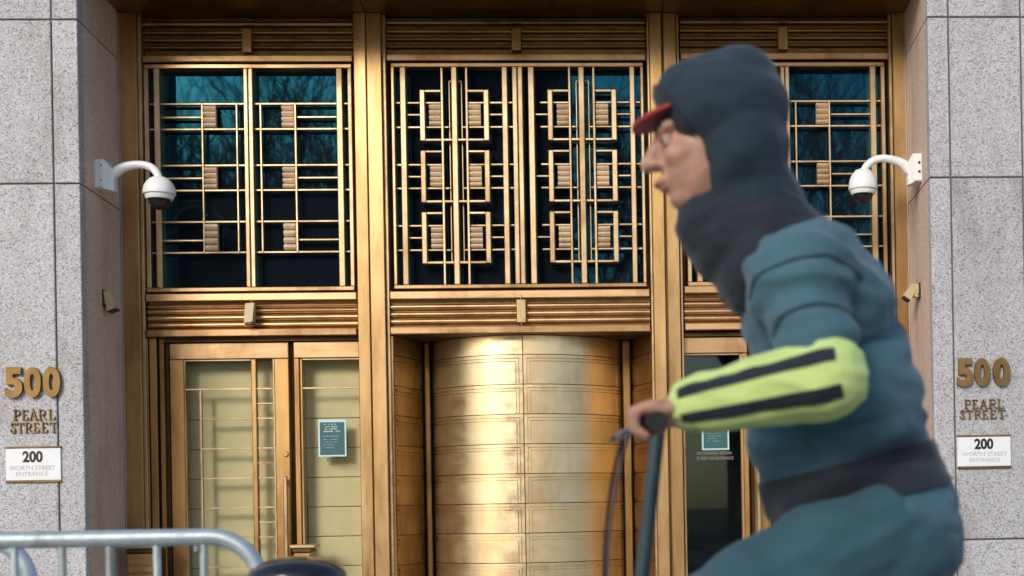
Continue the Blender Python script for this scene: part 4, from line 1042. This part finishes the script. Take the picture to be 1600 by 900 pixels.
for s in (-1, 1):
    f = foot[s]; p = Vector((f.x-.02, f.y, f.z-.012))
    MB().tube([bb+Vector((0, s*.055, 0)), Vector((p.x, bb.y+s*.062, p.z))], .010, 8).build('crank', M['chrome'], bk, True)
    MB().box(p.x-.045, p.x+.045, p.y-.045, p.y+.045, p.z-.011, p.z+.006).build('pedal', M['rubber'], bk)

# ================================================================== what the glass reflects: bare trees and a tower across the street
def bare_tree(base, h, label, seed, nbs=(8, 6, 6, 5, 4)):
    rnd = random.Random(seed); tr = MB(); br = MB()
    def grow(p, d, L, r, lev):
        n = 4; pts = [p]; rs = [r]; q_ = p.copy(); dd = d.copy()
        for i in range(n):
            dd = (dd+Vector((rnd.uniform(-.16, .16), rnd.uniform(-.16, .16), rnd.uniform(-.02, .12)))).normalized()
            q_ = q_+dd*(L/n); pts.append(q_.copy()); rs.append(r*(1-.45*(i+1)/n))
        (tr if lev == 0 else br).tube(pts, rs, 7 if lev < 2 else (4 if lev < 3 else 3), cap=False)
        if lev >= 4 + (rnd.random() < .35): return
        nb = nbs[lev]
        for k in range(nb):
            f = rnd.uniform(.35, 1) if lev else rnd.uniform(.55, 1)
            i = min(n, max(1, int(round(f*n)))); az = rnd.uniform(0, 2*PI); sp = rnd.uniform(.35, .8)
            nd = (dd+Vector((math.cos(az)*sp, math.sin(az)*sp, rnd.uniform(-.1, .35)))).normalized()
            grow(pts[i], nd, L*rnd.uniform(.58, .80), max(.016, rs[i]*rnd.uniform(.45, .65)), lev+1)
    grow(Vector(base), Vector((0, 0, 1)), h*.40, h*.020, 0)
    t = thing('bare_tree', label, 'tree', base, 'bare trees across the street')
    tr.build('trunk', M['bark'], t); br.build('branches', M['bark'], t)
TL = -39.0
for i, (x, dy, h, lab) in enumerate(((-20.5, 0, 18.0, 'bare winter tree across the street, far left, behind the camera'), (-17.0, 3, 16.5, 'bare winter tree across the street, second from the far left'), (-13.6, -1, 17.0, 'bare winter tree across the street facing the left window'),
        (-10.2, 2, 17.5, 'bare winter tree across the street beside the dark tower'), (-2.6, 1, 16.0, 'bare winter tree across the street facing the middle window'), (.6, -3, 15.0, 'bare winter tree across the street behind the cyclist'),
        (3.6, 0, 19.5, 'bare winter tree across the street facing the right window'), (7.6, 2, 18.5, 'bare winter tree across the street at the right window edge'), (12.0, -1, 17.5, 'bare winter tree across the street at the far right'))):
    bare_tree((x, TL+dy, -.14), h, lab, 11+i, (8, 6, 6, 5, 4) if x < -9 else (6, 5, 4, 4, 3))
def tower(x0, x1, y0, y1, h, label):
    t = thing('office_building', label, 'building', ((x0+x1)/2, (y0+y1)/2, -.14), 'buildings across the street')
    MB().box(x0, x1, y0, y1, -.14, h).build('wall', M['brick_far'], t)
    nx = int((x1-x0)/2.2); nz = int(h/3.4)
    for i in range(nx):
        for k in range(nz):
            a = x0+(x1-x0)*(i+.25)/nx; b_ = x0+(x1-x0)*(i+.75)/nx; z = 1.2+3.4*k
            MB().box(a, b_, y1-.1, y1+.02, z, z+1.9).build('window', M['far_glass'], t)
tower(-12.5, -3.4, -72, -58, 34, 'dark brick tower across the street behind the bare trees')
tower(-40, -13.0, -74, -60, 17, 'low dark brick building across the street, left of the tower')
print('objects', len(bpy.data.objects))
